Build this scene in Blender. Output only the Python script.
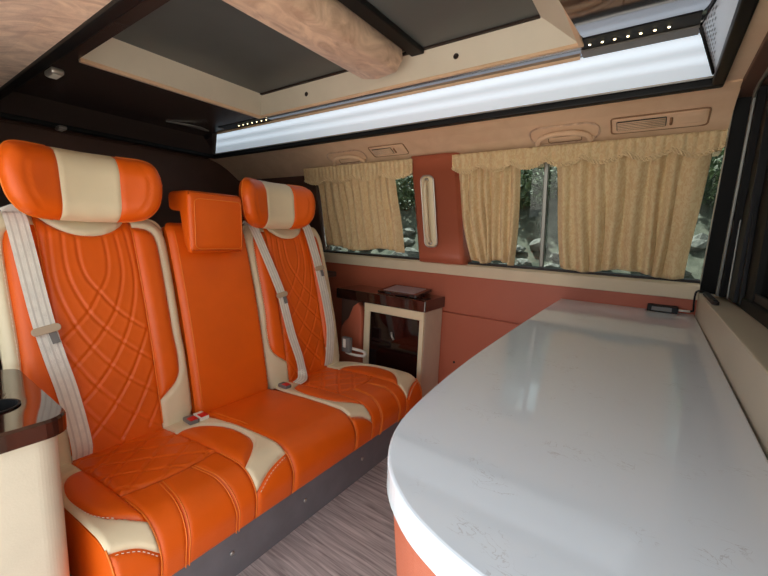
import bpy, bmesh, math, random
import numpy as np
from mathutils import Vector, Matrix, geometry, noise

for o in list(bpy.data.objects):
    bpy.data.objects.remove(o)
random.seed(4)
COL = bpy.context.scene.collection
SC = bpy.context.scene

# ------------------------------------------------------------------ camera
cd = bpy.data.cameras.new('camera')
cam = bpy.data.objects.new('camera', cd)
COL.objects.link(cam)
cd.sensor_fit = 'HORIZONTAL'
cd.sensor_width = 36.0
cd.lens = 381.0 / 768.0 * 36.0
cd.clip_start = 0.01
right = Vector((0.814, 0.580, 0.039)); fwd = Vector((-0.570, 0.809, -0.142))
fwd.normalize(); right = (right - fwd * right.dot(fwd)).normalized()
upv = right.cross(fwd)
EYE = Vector((0, 0, 1.2))
cam.matrix_world = Matrix(((right.x, upv.x, -fwd.x, EYE.x), (right.y, upv.y, -fwd.y, EYE.y),
                           (right.z, upv.z, -fwd.z, EYE.z), (0, 0, 0, 1)))
SC.camera = cam

# ------------------------------------------------------------------ world, sun, exposure
w = bpy.data.worlds.new('overcast_sky'); SC.world = w
w.use_nodes = True
wn = w.node_tree.nodes; wl = w.node_tree.links
bg = wn['Background']
bg.inputs['Color'].default_value = (0.87, 0.94, 1.0, 1)
bg.inputs['Strength'].default_value = 1.7
sd = bpy.data.lights.new('sun', 'SUN'); sd.energy = 18.0; sd.angle = math.radians(2.0); sd.color = (1.0, 0.98, 0.95)
sun = bpy.data.objects.new('sun', sd); COL.objects.link(sun)
# high sun from the rear of the van, so it falls on the ground beside the open door
sun.rotation_euler = Vector((math.cos(math.radians(62)), -0.03, -math.sin(math.radians(62)))).to_track_quat('-Z', 'Y').to_euler()
SC.view_settings.view_transform = 'Standard'
SC.view_settings.look = 'None'
SC.view_settings.gamma = 1.0
SC.view_settings.use_curve_mapping = False
SC.view_settings.exposure = 0.34
LED_STRENGTH = 0.56

# ------------------------------------------------------------------ materials
def lin(r, g, b):
    f = lambda c: (c / 255 / 12.92) if c / 255 <= 0.04045 else ((c / 255 + 0.055) / 1.055) ** 2.4
    return (f(r), f(g), f(b), 1)
MATS = {}
def mat(name, col, rough=0.5, metal=0.0, spec=0.5, coat=0.0, sheen=0.0, var=0.0, var_scale=8.0, bump=0.0, bump_scale=60.0,
        col2=None, stretch=(1, 1, 1), distortion=0.0, detail=4.0, emit=None, es=0.0):
    m = bpy.data.materials.new(name); m.use_nodes = True
    nt = m.node_tree; n = nt.nodes; l = nt.links
    p = n['Principled BSDF']
    p.inputs['Base Color'].default_value = col
    p.inputs['Roughness'].default_value = rough
    p.inputs['Metallic'].default_value = metal
    p.inputs['Specular IOR Level'].default_value = spec
    p.inputs['Coat Weight'].default_value = coat
    p.inputs['Coat Roughness'].default_value = 0.04
    p.inputs['Sheen Weight'].default_value = sheen
    tc = n.new('ShaderNodeTexCoord'); mp = n.new('ShaderNodeMapping')
    l.new(tc.outputs['Object'], mp.inputs['Vector'])
    mp.inputs['Scale'].default_value = stretch
    if var > 0 or col2:
        nz = n.new('ShaderNodeTexNoise')
        nz.inputs['Scale'].default_value = var_scale
        nz.inputs['Detail'].default_value = detail
        nz.inputs['Distortion'].default_value = distortion
        l.new(mp.outputs['Vector'], nz.inputs['Vector'])
        rp = n.new('ShaderNodeValToRGB')
        rp.color_ramp.elements[0].position = 0.32; rp.color_ramp.elements[1].position = 0.68
        c2 = col2 or tuple(min(1, c * (1 + var)) for c in col[:3]) + (1,)
        c1 = col if col2 else tuple(c * (1 - var) for c in col[:3]) + (1,)
        rp.color_ramp.elements[0].color = c1; rp.color_ramp.elements[1].color = c2
        l.new(nz.outputs['Fac'], rp.inputs['Fac'])
        l.new(rp.outputs['Color'], p.inputs['Base Color'])
    if bump > 0:
        nb = n.new('ShaderNodeTexNoise'); nb.inputs['Scale'].default_value = bump_scale
        nb.inputs['Detail'].default_value = 3
        l.new(mp.outputs['Vector'], nb.inputs['Vector'])
        bp = n.new('ShaderNodeBump'); bp.inputs['Strength'].default_value = bump; bp.inputs['Distance'].default_value = 0.002
        l.new(nb.outputs['Fac'], bp.inputs['Height']); l.new(bp.outputs['Normal'], p.inputs['Normal'])
    if emit:
        p.inputs['Emission Color'].default_value = emit
        p.inputs['Emission Strength'].default_value = es
    MATS[name] = m
    return m

ORANGE = mat('orange_leather', lin(234, 98, 10), 0.42, var=0.06, var_scale=5, bump=0.25, bump_scale=420)
CREAM = mat('cream_leather', lin(232, 216, 180), 0.45, var=0.04, var_scale=6, bump=0.2, bump_scale=400)
PIPE_O = mat('orange_piping', lin(244, 130, 40), 0.45)
THREAD_C = mat('pale_thread', lin(236, 226, 200), 0.6)
TERRA = mat('terracotta_leather', lin(184, 98, 70), 0.5, var=0.05, var_scale=3, bump=0.2, bump_scale=350)
CREAMPLASTIC = mat('cream_vinyl', lin(218, 208, 186), 0.5, var=0.03, var_scale=14, bump=0.15, bump_scale=220)
PARTITION = mat('partition_cream', lin(205, 194, 172), 0.38, var=0.03, var_scale=3)
SILLCREAM = mat('sill_cream', lin(226, 208, 176), 0.5, var=0.03)
HATCHCREAM = mat('hatch_cream', lin(224, 214, 194), 0.48, var=0.03)
SUEDE = mat('peach_suede', lin(196, 158, 132), 0.9, sheen=0.3, col2=lin(240, 206, 176), var_scale=9, distortion=2.2, detail=7,
            stretch=(1.4, 0.8, 1.0), bump=0.4, bump_scale=160)
SUEDE2 = mat('tan_suede', lin(232, 194, 156), 0.9, sheen=0.25, col2=lin(242, 206, 170), var_scale=7, distortion=1.2, detail=5,
             bump=0.3, bump_scale=160)
SUEDE_DARK = mat('suede_seam', lin(160, 118, 86), 0.9)
BLACKGLOSS = mat('black_gloss', lin(22, 21, 24), 0.06, spec=0.6, coat=0.5)
MIRROR = mat('smoked_mirror', lin(150, 152, 160), 0.06, metal=0.95)
BLACKPLASTIC = mat('black_plastic', lin(18, 18, 19), 0.5, spec=0.3, var=0.1)
BLACKFRAME = mat('black_frame', lin(11, 11, 11), 0.6, spec=0.25, var=0.1)
ALU = mat('aluminium_rail', lin(134, 134, 128), 0.35, metal=0.6)
SILVER = mat('silver', lin(196, 192, 184), 0.28, metal=0.8)
GREYMETAL = mat('grey_plinth', lin(124, 124, 128), 0.55, var=0.08, var_scale=12)
BROWN = mat('dark_brown_trim', lin(96, 68, 56), 0.6, var=0.15, var_scale=4)
REARBLACK = mat('rear_dark_gloss', lin(76, 64, 60), 0.25)
WOODGLOSS = mat('dark_wood_lacquer', lin(40, 20, 15), 0.08, coat=0.8, col2=lin(62, 32, 24), var_scale=6, distortion=2)
SMOKE = mat('smoked_glass_panel', lin(98, 102, 102), 0.35, spec=0.4, var=0.1, var_scale=3)
SMOKE_DARK = mat('black_glass_door', lin(26, 14, 14), 0.07, coat=0.6)
GASKET = mat('dark_gasket', lin(42, 28, 22), 0.6)
BELT = mat('belt_webbing', lin(234, 228, 214), 0.6, var=0.07, var_scale=40, bump=0.5, bump_scale=300)
BELTGROOVE = mat('belt_ridge', lin(210, 203, 190), 0.6)
TONGUE = mat('belt_tongue_plastic', lin(190, 168, 140), 0.45)
REDBTN = mat('red_button', lin(214, 36, 34), 0.35)
GREYPL = mat('grey_plastic', lin(120, 116, 112), 0.45)
WHITEPL = mat('white_plastic', lin(232, 226, 214), 0.4)
SCREEN = mat('dark_screen', lin(170, 160, 166), 0.3)
ROCK = mat('grey_rock', lin(70, 68, 63), 0.9, col2=lin(122, 119, 112), var_scale=3, detail=8, bump=0.8, bump_scale=24)
SOIL = mat('bank_soil', lin(48, 50, 38), 0.95, col2=lin(88, 86, 74), var_scale=9, detail=9)
LEAF = mat('leaf_green', lin(40, 56, 32), 0.6, col2=lin(92, 104, 64), var_scale=14)
CONCRETE = mat('outside_concrete', lin(150, 146, 138), 0.9, var=0.06, var_scale=2)
CAB = mat('cab_grey_beige', lin(150, 144, 126), 0.7, var=0.05)
LACE = mat('lace_trim', lin(240, 214, 166), 0.7)

def curtain_mat():
    m = bpy.data.materials.new('damask_curtain'); m.use_nodes = True
    n = m.node_tree.nodes; l = m.node_tree.links; p = n['Principled BSDF']
    p.inputs['Roughness'].default_value = 0.75; p.inputs['Sheen Weight'].default_value = 0.2
    tc = n.new('ShaderNodeTexCoord'); mp = n.new('ShaderNodeMapping')
    mp.inputs['Scale'].default_value = (1, 1, 0.55)
    l.new(tc.outputs['Object'], mp.inputs['Vector'])
    nz = n.new('ShaderNodeTexNoise'); nz.inputs['Scale'].default_value = 70; nz.inputs['Detail'].default_value = 2
    nz.inputs['Distortion'].default_value = 1.5
    l.new(mp.outputs['Vector'], nz.inputs['Vector'])
    rp = n.new('ShaderNodeValToRGB')
    rp.color_ramp.elements[0].position = 0.44; rp.color_ramp.elements[1].position = 0.56
    rp.color_ramp.elements[0].color = lin(238, 208, 156); rp.color_ramp.elements[1].color = lin(247, 224, 176)
    l.new(nz.outputs['Fac'], rp.inputs['Fac']); l.new(rp.outputs['Color'], p.inputs['Base Color'])
    tr = n.new('ShaderNodeBsdfTranslucent'); l.new(rp.outputs['Color'], tr.inputs['Color'])
    mx = n.new('ShaderNodeMixShader'); mx.inputs['Fac'].default_value = 0.22
    l.new(p.outputs['BSDF'], mx.inputs[1]); l.new(tr.outputs['BSDF'], mx.inputs[2])
    l.new(mx.outputs['Shader'], n['Material Output'].inputs['Surface'])
    return m
CURTAIN = curtain_mat()

def glass_mat(name, tint, refl):
    m = bpy.data.materials.new(name); m.use_nodes = True
    n = m.node_tree.nodes; l = m.node_tree.links
    n.remove(n['Principled BSDF'])
    t = n.new('ShaderNodeBsdfTransparent'); t.inputs['Color'].default_value = tint
    g = n.new('ShaderNodeBsdfGlossy'); g.inputs['Roughness'].default_value = 0.02
    fr = n.new('ShaderNodeFresnel'); fr.inputs['IOR'].default_value = refl
    mx = n.new('ShaderNodeMixShader')
    l.new(fr.outputs['Fac'], mx.inputs['Fac']); l.new(t.outputs['BSDF'], mx.inputs[1]); l.new(g.outputs['BSDF'], mx.inputs[2])
    l.new(mx.outputs['Shader'], n['Material Output'].inputs['Surface'])
    return m
GLASS = glass_mat('window_glass', (0.62, 0.68, 0.66, 1), 1.4)
GLASS_TINT = glass_mat('tinted_glass', (0.55, 0.56, 0.5, 1), 1.35)

def quartz_mat():
    m = bpy.data.materials.new('white_quartz'); m.use_nodes = True
    n = m.node_tree.nodes; l = m.node_tree.links; p = n['Principled BSDF']
    p.inputs['Roughness'].default_value = 0.06
    p.inputs['Specular IOR Level'].default_value = 0.55
    tc = n.new('ShaderNodeTexCoord')
    mp = n.new('ShaderNodeMapping'); mp.inputs['Scale'].default_value = (16, 26, 16); mp.inputs['Rotation'].default_value = (0, 0, 0.5)
    l.new(tc.outputs['Object'], mp.inputs['Vector'])
    a = n.new('ShaderNodeTexNoise'); a.inputs['Scale'].default_value = 1.6; a.inputs['Detail'].default_value = 6; a.inputs['Distortion'].default_value = 1.2
    b = n.new('ShaderNodeTexNoise'); b.inputs['Scale'].default_value = 1.3; b.inputs['Detail'].default_value = 2
    l.new(mp.outputs['Vector'], a.inputs['Vector']); l.new(tc.outputs['Object'], b.inputs['Vector'])
    b.inputs['Scale'].default_value = 16
    # thin veins: |noise - 0.5| small, kept only where a second noise is high
    s = n.new('ShaderNodeMath'); s.operation = 'SUBTRACT'; s.inputs[1].default_value = 0.5
    ab = n.new('ShaderNodeMath'); ab.operation = 'ABSOLUTE'
    r1 = n.new('ShaderNodeValToRGB'); r1.color_ramp.elements[0].position = 0.0; r1.color_ramp.elements[1].position = 0.012
    r1.color_ramp.elements[0].color = (1, 1, 1, 1); r1.color_ramp.elements[1].color = (0, 0, 0, 1)
    r2 = n.new('ShaderNodeValToRGB'); r2.color_ramp.elements[0].position = 0.57; r2.color_ramp.elements[1].position = 0.68
    mu = n.new('ShaderNodeMath'); mu.operation = 'MULTIPLY'
    l.new(a.outputs['Fac'], s.inputs[0]); l.new(s.outputs[0], ab.inputs[0]); l.new(ab.outputs[0], r1.inputs['Fac'])
    l.new(b.outputs['Fac'], r2.inputs['Fac']); l.new(r1.outputs['Color'], mu.inputs[0]); l.new(r2.outputs['Color'], mu.inputs[1])
    mx = n.new('ShaderNodeMix'); mx.data_type = 'RGBA'
    mx.inputs['A'].default_value = lin(224, 232, 239); mx.inputs['B'].default_value = lin(196, 199, 203)
    l.new(mu.outputs[0], mx.inputs['Factor']); l.new(mx.outputs['Result'], p.inputs['Base Color'])
    return m
QUARTZ = quartz_mat()

def floor_mat():
    m = bpy.data.materials.new('grey_wood_vinyl'); m.use_nodes = True
    n = m.node_tree.nodes; l = m.node_tree.links; p = n['Principled BSDF']
    p.inputs['Roughness'].default_value = 0.5
    tc = n.new('ShaderNodeTexCoord'); mp = n.new('ShaderNodeMapping'); mp.inputs['Scale'].default_value = (3.0, 60, 1); mp.inputs['Rotation'].default_value = (0, 0, math.radians(-12))
    l.new(tc.outputs['Object'], mp.inputs['Vector'])
    a = n.new('ShaderNodeTexNoise'); a.inputs['Scale'].default_value = 1.5; a.inputs['Detail'].default_value = 8; a.inputs['Distortion'].default_value = 0.7
    l.new(mp.outputs['Vector'], a.inputs['Vector'])
    r = n.new('ShaderNodeValToRGB')
    r.color_ramp.elements[0].position = 0.3; r.color_ramp.elements[1].position = 0.7
    r.color_ramp.elements[0].color = lin(150, 142, 140); r.color_ramp.elements[1].color = lin(232, 225, 222)
    l.new(a.outputs['Fac'], r.inputs['Fac']); l.new(r.outputs['Color'], p.inputs['Base Color'])
    return m
FLOOR = floor_mat()

def led_mat():
    m = bpy.data.materials.new('led_diffuser'); m.use_nodes = True
    n = m.node_tree.nodes; l = m.node_tree.links; p = n['Principled BSDF']
    p.inputs['Base Color'].default_value = lin(225, 230, 236); p.inputs['Roughness'].default_value = 0.2
    p.inputs['Emission Color'].default_value = (0.74, 0.88, 1.0, 1)
    tc = n.new('ShaderNodeTexCoord'); sx = n.new('ShaderNodeSeparateXYZ'); l.new(tc.outputs['UV'], sx.inputs[0])
    # emission varies across the diffuser: brighter bands along its length
    r = n.new('ShaderNodeValToRGB'); cr = r.color_ramp; cr.interpolation = 'EASE'
    cr.elements[0].position = 0.0; cr.elements[0].color = (0.52,) * 3 + (1,)
    cr.elements[1].position = 1.0; cr.elements[1].color = (0.85,) * 3 + (1,)
    for pos, v in ((0.20, 0.55), (0.36, 0.95), (0.55, 0.62), (0.78, 1.1)):
        e = cr.elements.new(pos); e.color = (v, v, v, 1)
    l.new(sx.outputs['Y'], r.inputs['Fac'])
    mu = n.new('ShaderNodeMath'); mu.operation = 'MULTIPLY'; mu.inputs[1].default_value = LED_STRENGTH
    l.new(r.outputs['Color'], mu.inputs[0]); l.new(mu.outputs[0], p.inputs['Emission Strength'])
    return m
LED = led_mat()
LEDDOT = mat('warm_led', (1, 0.85, 0.5, 1), 0.4, emit=(1, 0.82, 0.45, 1), es=6.0)

# ------------------------------------------------------------------ helpers
def link(name, me, m, parent=None, smooth=False):
    o = bpy.data.objects.new(name, me); COL.objects.link(o)
    if m: me.materials.append(m)
    if smooth:
        for p in me.polygons: p.use_smooth = True
    if parent:
        o.parent = parent
        o.matrix_parent_inverse = Matrix.Translation(-parent.location)   # parts keep world coordinates
    return o
def pm(name, verts, faces, m, parent=None, smooth=False, uv=None):
    me = bpy.data.meshes.new(name); me.from_pydata([tuple(v) for v in verts], [], faces); me.validate(); me.update()
    if uv:
        L = me.uv_layers.new(name='UVMap')
        for lp in me.loops: L.data[lp.index].uv = uv[lp.vertex_index]
    return link(name, me, m, parent, smooth)
def fromb(name, bm, m, parent=None, smooth=False):
    bmesh.ops.recalc_face_normals(bm, faces=bm.faces)
    me = bpy.data.meshes.new(name); bm.to_mesh(me); bm.free()
    return link(name, me, m, parent, smooth)
def tag(o, label, cat, group=None, kind=None):
    o['label'] = label
    if cat: o['category'] = cat
    if group: o['group'] = group
    if kind: o['kind'] = kind
    return o
def thing(name, label, cat, loc, group=None):
    o = bpy.data.objects.new(name, None); COL.objects.link(o); o.location = loc; o.empty_display_size = 0.05
    return tag(o, label, cat, group)
def struct(o, label, cat=None):
    return tag(o, label, cat or 'wall', None, 'structure')
def empty_struct(name, label, cat, loc):
    o = bpy.data.objects.new(name, None); COL.objects.link(o); o.location = loc
    return tag(o, label, cat, None, 'structure')
def bx(bm, a, b, bev=0.0, seg=2):
    r = bmesh.ops.create_cube(bm, size=1)
    vs = r['verts']
    for v in vs:
        v.co = Vector(((a[0] + b[0]) / 2 + v.co.x * (b[0] - a[0]), (a[1] + b[1]) / 2 + v.co.y * (b[1] - a[1]), (a[2] + b[2]) / 2 + v.co.z * (b[2] - a[2])))
    if bev > 0:
        es = list({e for v in vs for e in v.link_edges})
        bmesh.ops.bevel(bm, geom=es, offset=bev, segments=seg, profile=0.5, affect='EDGES')
    return vs
def box(name, a, b, m, parent=None, bev=0.0, seg=2, smooth=False):
    bm = bmesh.new(); bx(bm, a, b, bev, seg); return fromb(name, bm, m, parent, smooth and bev > 0)
def prism(name, poly, f0, f1, m, parent=None, bev=0.0, seg=2, smooth=False, bevel_all=True):
    """poly: list of 2D points; f0, f1 map a 2D point to the two end positions."""
    bm = bmesh.new()
    A = [bm.verts.new(f0(*p)) for p in poly]; B = [bm.verts.new(f1(*p)) for p in poly]
    k = len(poly)
    fa = bm.faces.new(A); fb = bm.faces.new(B[::-1])
    for i in range(k): bm.faces.new((A[i], B[i], B[(i + 1) % k], A[(i + 1) % k]))
    bmesh.ops.recalc_face_normals(bm, faces=bm.faces)
    if bev > 0:
        es = list(fa.edges) + list(fb.edges) if not bevel_all else list(bm.edges)
        bmesh.ops.bevel(bm, geom=es, offset=bev, segments=seg, profile=0.5, affect='EDGES')
    return fromb(name, bm, m, parent, smooth)
def tube(name, pts, r, m, parent=None, segs=8, closed=False):
    P = [Vector(p) for p in pts]; k = len(P); V = []; F = []
    prev = None
    for i in range(k):
        t = (P[(i + 1) % k] - P[i - 1]) if closed else (P[min(i + 1, k - 1)] - P[max(i - 1, 0)])
        t.normalize()
        if prev is None:
            a = t.orthogonal().normalized()
        else:
            a = (prev - t * prev.dot(t)).normalized()
        prev = a; b = t.cross(a)
        for j in range(segs):
            an = 2 * math.pi * j / segs
            V.append(P[i] + (a * math.cos(an) + b * math.sin(an)) * r)
    for i in range(k if closed else k - 1):
        for j in range(segs):
            i2 = (i + 1) % k; j2 = (j + 1) % segs
            F.append((i * segs + j, i * segs + j2, i2 * segs + j2, i2 * segs + j))
    if not closed:
        F.append(tuple(range(segs))[::-1]); F.append(tuple((k - 1) * segs + j for j in range(segs)))
    return pm(name, V, F, m, parent, True)
def lathe(name, prof, c, m, parent=None, segs=24, axis='z'):
    V = []; F = []
    for r, h in prof:
        for j in range(segs):
            a = 2 * math.pi * j / segs
            p = (r * math.cos(a), r * math.sin(a), h)
            if axis == 'x': p = (h, p[0], p[1])
            if axis == 'y': p = (p[0], h, p[1])
            V.append((c[0] + p[0], c[1] + p[1], c[2] + p[2]))
    for i in range(len(prof) - 1):
        for j in range(segs):
            j2 = (j + 1) % segs
            F.append((i * segs + j, i * segs + j2, (i + 1) * segs + j2, (i + 1) * segs + j))
    F.append(tuple(range(segs))[::-1]); F.append(tuple((len(prof) - 1) * segs + j for j in range(segs)))
    return pm(name, V, F, m, parent, True)
def spline(pts, step=0.008, closed=False):
    """Catmull-Rom resampling of 2D/3D points."""
    P = [np.array(p, float) for p in pts]; n = len(P); out = []
    rng = range(n if closed else n - 1)
    for i in rng:
        p1, p2 = P[i], P[(i + 1) % n]
        p0 = P[i - 1] if (closed or i > 0) else 2 * p1 - p2
        p3 = P[(i + 2) % n] if (closed or i + 2 < n) else 2 * p2 - p1
        k = max(1, int(np.linalg.norm(p2 - p1) / step))
        for j in range(k):
            t = j / k
            out.append(0.5 * (2 * p1 + (p2 - p0) * t + (2 * p0 - 5 * p1 + 4 * p2 - p3) * t * t + (3 * p1 - p0 - 3 * p2 + p3) * t ** 3))
    if not closed: out.append(P[-1])
    return out
def seglin(pts, step=0.008):
    out = []
    for a, b in zip(pts[:-1], pts[1:]):
        a = np.array(a, float); b = np.array(b, float)
        k = max(1, int(np.linalg.norm(b - a) / step))
        out += [a + (b - a) * j / k for j in range(k)]
    out.append(np.array(pts[-1], float))
    return out
def dist_poly(Q, line, closed):
    L = np.array(line, float)
    A = L; B = np.roll(L, -1, axis=0)
    if not closed: A = A[:-1]; B = B[:-1]
    d = np.full(len(Q), 1e9)
    for a, b in zip(A, B):
        ab = b - a; q = ab @ ab
        if q < 1e-14: continue
        t = np.clip(((Q - a) @ ab) / q, 0, 1)
        e = Q - (a + t[:, None] * ab)
        d = np.minimum(d, (e ** 2).sum(1))
    return np.sqrt(d)
def inside(Q, poly):
    P = np.array(poly); x, y = Q[:, 0], Q[:, 1]; r = np.zeros(len(Q), bool)
    j = len(P) - 1
    for i in range(len(P)):
        xi, yi = P[i]; xj, yj = P[j]
        c = ((yi > y) != (yj > y))
        with np.errstate(divide='ignore', invalid='ignore'):
            r ^= c & (x < (xj - xi) * (y - yi) / (yj - yi + 1e-15) + xi)
        j = i
    return r
def tri_region(poly, res):
    """Triangulated region of a 2D polygon with an inner grid of points."""
    P = np.array(poly)
    lo, hi = P.min(0), P.max(0)
    gx = np.arange(lo[0] + res / 2, hi[0], res); gy = np.arange(lo[1] + res / 2, hi[1], res)
    G = np.array([(a + (res / 2 if i % 2 else 0), b) for i, b in enumerate(gy) for a in gx])
    G = G[inside(G, poly)]
    if len(G): G = G[dist_poly(G, P, True) > res * 0.45]
    allp = [Vector(p) for p in P] + [Vector(p) for p in G]
    r = geometry.delaunay_2d_cdt(allp, [], [list(range(len(P)))], 1, 1e-6)
    return np.array([tuple(v) for v in r[0]]), [tuple(f) for f in r[2]]
def panel(name, poly, res, surf, puff, edge, m, parent, grooves=(), gdepth=0.005, gwid=0.007, base=0.0):
    """Upholstered panel: polygon in surface coordinates, puffed up from its seams, with stitched grooves."""
    V, F = tri_region(poly, res)
    d = dist_poly(V, poly, True)
    k = np.clip(d / edge, 0, 1)
    h = base + puff * np.sqrt(np.clip(1 - (1 - k) ** 2, 0, 1))
    for g in grooves:
        dg = dist_poly(V, g, False)
        h -= gdepth * np.exp(-(dg / gwid) ** 2)
        h += gdepth * 0.18 * np.exp(-((dg - gwid * 2.4) / (gwid * 1.6)) ** 2)
    pts = [surf(a, b, hh) for (a, b), hh in zip(V, h)]
    # skirt down so that the panel is a closed cap over its body
    return pm(name, pts, F, m, parent, True)
def mirror(poly): return [(-a, b) for a, b in poly][::-1]

# =================================================================== SETTING
XL, XR = -3.05, 0.171          # rear trim, galley partition
YW = 2.14                      # far wall
fl = box('floor', (XL, -0.05, -0.03), (1.3, 2.25, 0.0), FLOOR); struct(fl, 'grey wood-grain vinyl floor in front of the bench', 'floor')

wf = empty_struct('wall_far', 'terracotta leather lower wall below the curtained windows', 'wall', (-1.4, YW + 0.03, 0))
box('backing', (XL, YW + 0.012, 0), (0.3, YW + 0.06, 1.0), TERRA, wf)
for a, b in (((XL, YW, 0.734), (0.3, YW + 0.02, 0.975)), ((XL, YW, 0.01), (0.3, YW + 0.02, 0.727))):
    box('panel', a, b, TERRA, wf, 0.004, 2)
lathe('button', [(0.007, 0), (0.007, -0.004), (0.004, -0.006)], (-0.95, YW, 0.42), GASKET, wf, 12, 'y')
# rear quarter of the far wall, dark trim behind the windows
prism('rear_quarter', [(2.26, 0.97), (2.18, 0.97), (2.05, 1.64), (2.15, 1.64)], lambda y, z: (XL, y, z), lambda y, z: (-2.12, y, z), BROWN, wf, 0.004)

wr = empty_struct('wall_rear', 'dark brown rear trim behind the bench headrests', 'wall', (XL, 1.1, 0))
box('panel', (XL - 0.06, -0.05, 0), (XL, 2.26, 1.74), BROWN, wr, 0.01)
box('shelf', (XL, 0.0, 0.86), (-1.95, YW, 0.90), BROWN, wr, 0.008)

wn_ = empty_struct('wall_near', 'dark trim of the door side behind the bench end', 'wall', (-2.0, -0.03, 0))
box('panel', (XL, -0.07, 0), (-1.56, -0.02, 1.62), BROWN, wn_, 0.006)
box('door_header', (-1.56, -0.07, 1.56), (0.3, 0.02, 1.62), BROWN, wn_, 0.006)

# sill
s1 = empty_struct('trim_1', 'cream sill rail running under the curtained windows', 'trim', (-1.0, 2.15, 0.96))
prism('rail', [(2.118, 0.966), (2.112, 1.026), (2.125, 1.038), (2.26, 1.040), (2.26, 0.966)], lambda y, z: (-2.14, y, z), lambda y, z: (XR, y, z), SILLCREAM, s1, 0.003)
prism('gasket', [(2.135, 1.038), (2.135, 1.050), (2.20, 1.052), (2.20, 1.038)], lambda y, z: (-2.12, y, z), lambda y, z: (XR, y, z), GASKET, s1)

# pillar between the windows
tp = empty_struct('trim_2', 'terracotta leather pillar between the two curtained windows', 'pillar', (-1.06, 2.1, 1.04))
def pil(side):
    bm = bmesh.new()
    bot = [(-1.205, 2.19), (-1.205, 2.085), (-1.19, 2.070), (-0.925, 2.070), (-0.905, 2.09), (-0.895, 2.19)]
    top = [(-1.235, 2.09), (-1.230, 1.965), (-1.214, 1.950), (-0.953, 1.950), (-0.935, 1.97), (-0.925, 2.09)]
    R = []
    for f in (0, 0.1, 0.3, 0.6, 0.85, 0.96, 1.0):
        zz = 1.035 + f * 0.612; row = []
        for a, b in zip(bot, top):
            row.append(bm.verts.new((a[0] + (b[0] - a[0]) * f, a[1] + (b[1] - a[1]) * f + 0.008 * math.sin(math.pi * f), zz)))
        R.append(row)
    for i in range(len(R) - 1):
        for j in range(6): bm.faces.new((R[i][j], R[i][(j + 1) % 6], R[i + 1][(j + 1) % 6], R[i + 1][j]))
    bm.faces.new(R[0]); bm.faces.new(R[-1])
    bmesh.ops.bevel(bm, geom=[e for e in bm.edges if abs((e.verts[0].co - e.verts[1].co).z) > 0.01], offset=0.006, segments=2, affect='EDGES')
    return bm
fromb('cover', pil(0), TERRA, tp, True)

# headliner prism along x (far side), door side mirrored about the roof axis
ROOFY = 1.11
hl = [(2.10, 1.585), (2.045, 1.612), (2.0, 1.645), (1.95, 1.68), (1.88, 1.715), (1.82, 1.735), (1.775, 1.746), (1.775, 1.80), (2.22, 1.80), (2.22, 1.585)]
ce = empty_struct('ceiling', 'peach suede headliner and black mirror roof lining', 'ceiling', (-1.4, 1.1, 1.75))
prism('headliner', hl, lambda y, z: (XL, y, z), lambda y, z: (XR, y, z), SUEDE2, ce)
nl = [(2 * ROOFY - y, z) for y, z in hl]
nl = [(0.0, 1.60), (0.12, 1.615), (0.2, 1.66), (0.28, 1.70), (0.36, 1.73), (0.445, 1.746), (0.445, 1.80), (-0.07, 1.80), (-0.07, 1.60)]
prism('headliner', nl, lambda y, z: (XL, y, z), lambda y, z: (0.30, y, z), SUEDE, ce)
box('headliner', (0.118, 0.445, 1.752), (0.30, 1.775, 1.80), SUEDE2, ce)
box('headliner', (XL, 0.445, 1.746), (-2.93, 1.775, 1.80), BROWN, ce)
box('roof_skin', (XL - 0.06, -0.07, 2.02), (0.4, 2.26, 2.06), BROWN, ce)
for a, b in (((XL - 0.06, -0.07, 1.80), (0.4, -0.02, 2.02)), ((XL - 0.06, 2.21, 1.80), (0.4, 2.26, 2.02)),
             ((XL - 0.06, -0.02, 1.74), (XL, 2.21, 2.02)), ((0.30, -0.02, 1.80), (0.4, 2.21, 2.02))):
    box('roof_side', a, b, BROWN, ce)
ZT = 1.852
HX0, HX1, HY0, HY1 = -1.985, -0.287, 0.62, 1.487      # hatch opening
box('mirror_panel', (HX0, HY1, ZT), (HX1, 1.66, ZT + 0.012), MIRROR, ce)
box('mirror_panel', (HX1, 1.455, ZT), (0.10, 1.66, ZT + 0.012), MIRROR, ce)
prism('mirror_panel', [(1.455, ZT), (1.0, ZT - 0.064), (0.47, ZT - 0.064), (0.47, ZT - 0.05), (1.0, ZT - 0.05), (1.455, ZT + 0.014)], lambda y, z: (HX1 + 0.013, y, z), lambda y, z: (0.088, y, z), MIRROR, ce)  # slope added so this mirror section shows the LED strip's reflection
box('mirror_panel', (-2.92, 0.47, ZT), (HX0, 1.66, ZT + 0.012), REARBLACK, ce)
box('mirror_panel', (HX0, 0.47, ZT), (HX1, HY0, ZT + 0.012), REARBLACK, ce)
# black sloping sides of the tray at the rear and on the door side
pm('tray_side', [(-2.92, 0.46, 1.755), (-2.92, 1.76, 1.755), (-2.80, 1.60, ZT), (-2.80, 0.5, ZT)], [(0, 1, 2, 3)], REARBLACK, ce)
pm('tray_side', [(-2.92, 0.46, 1.755), (0.1, 0.46, 1.755), (0.1, 0.56, ZT), (-2.92, 0.56, ZT)], [(0, 1, 2, 3)], REARBLACK, ce)

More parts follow.
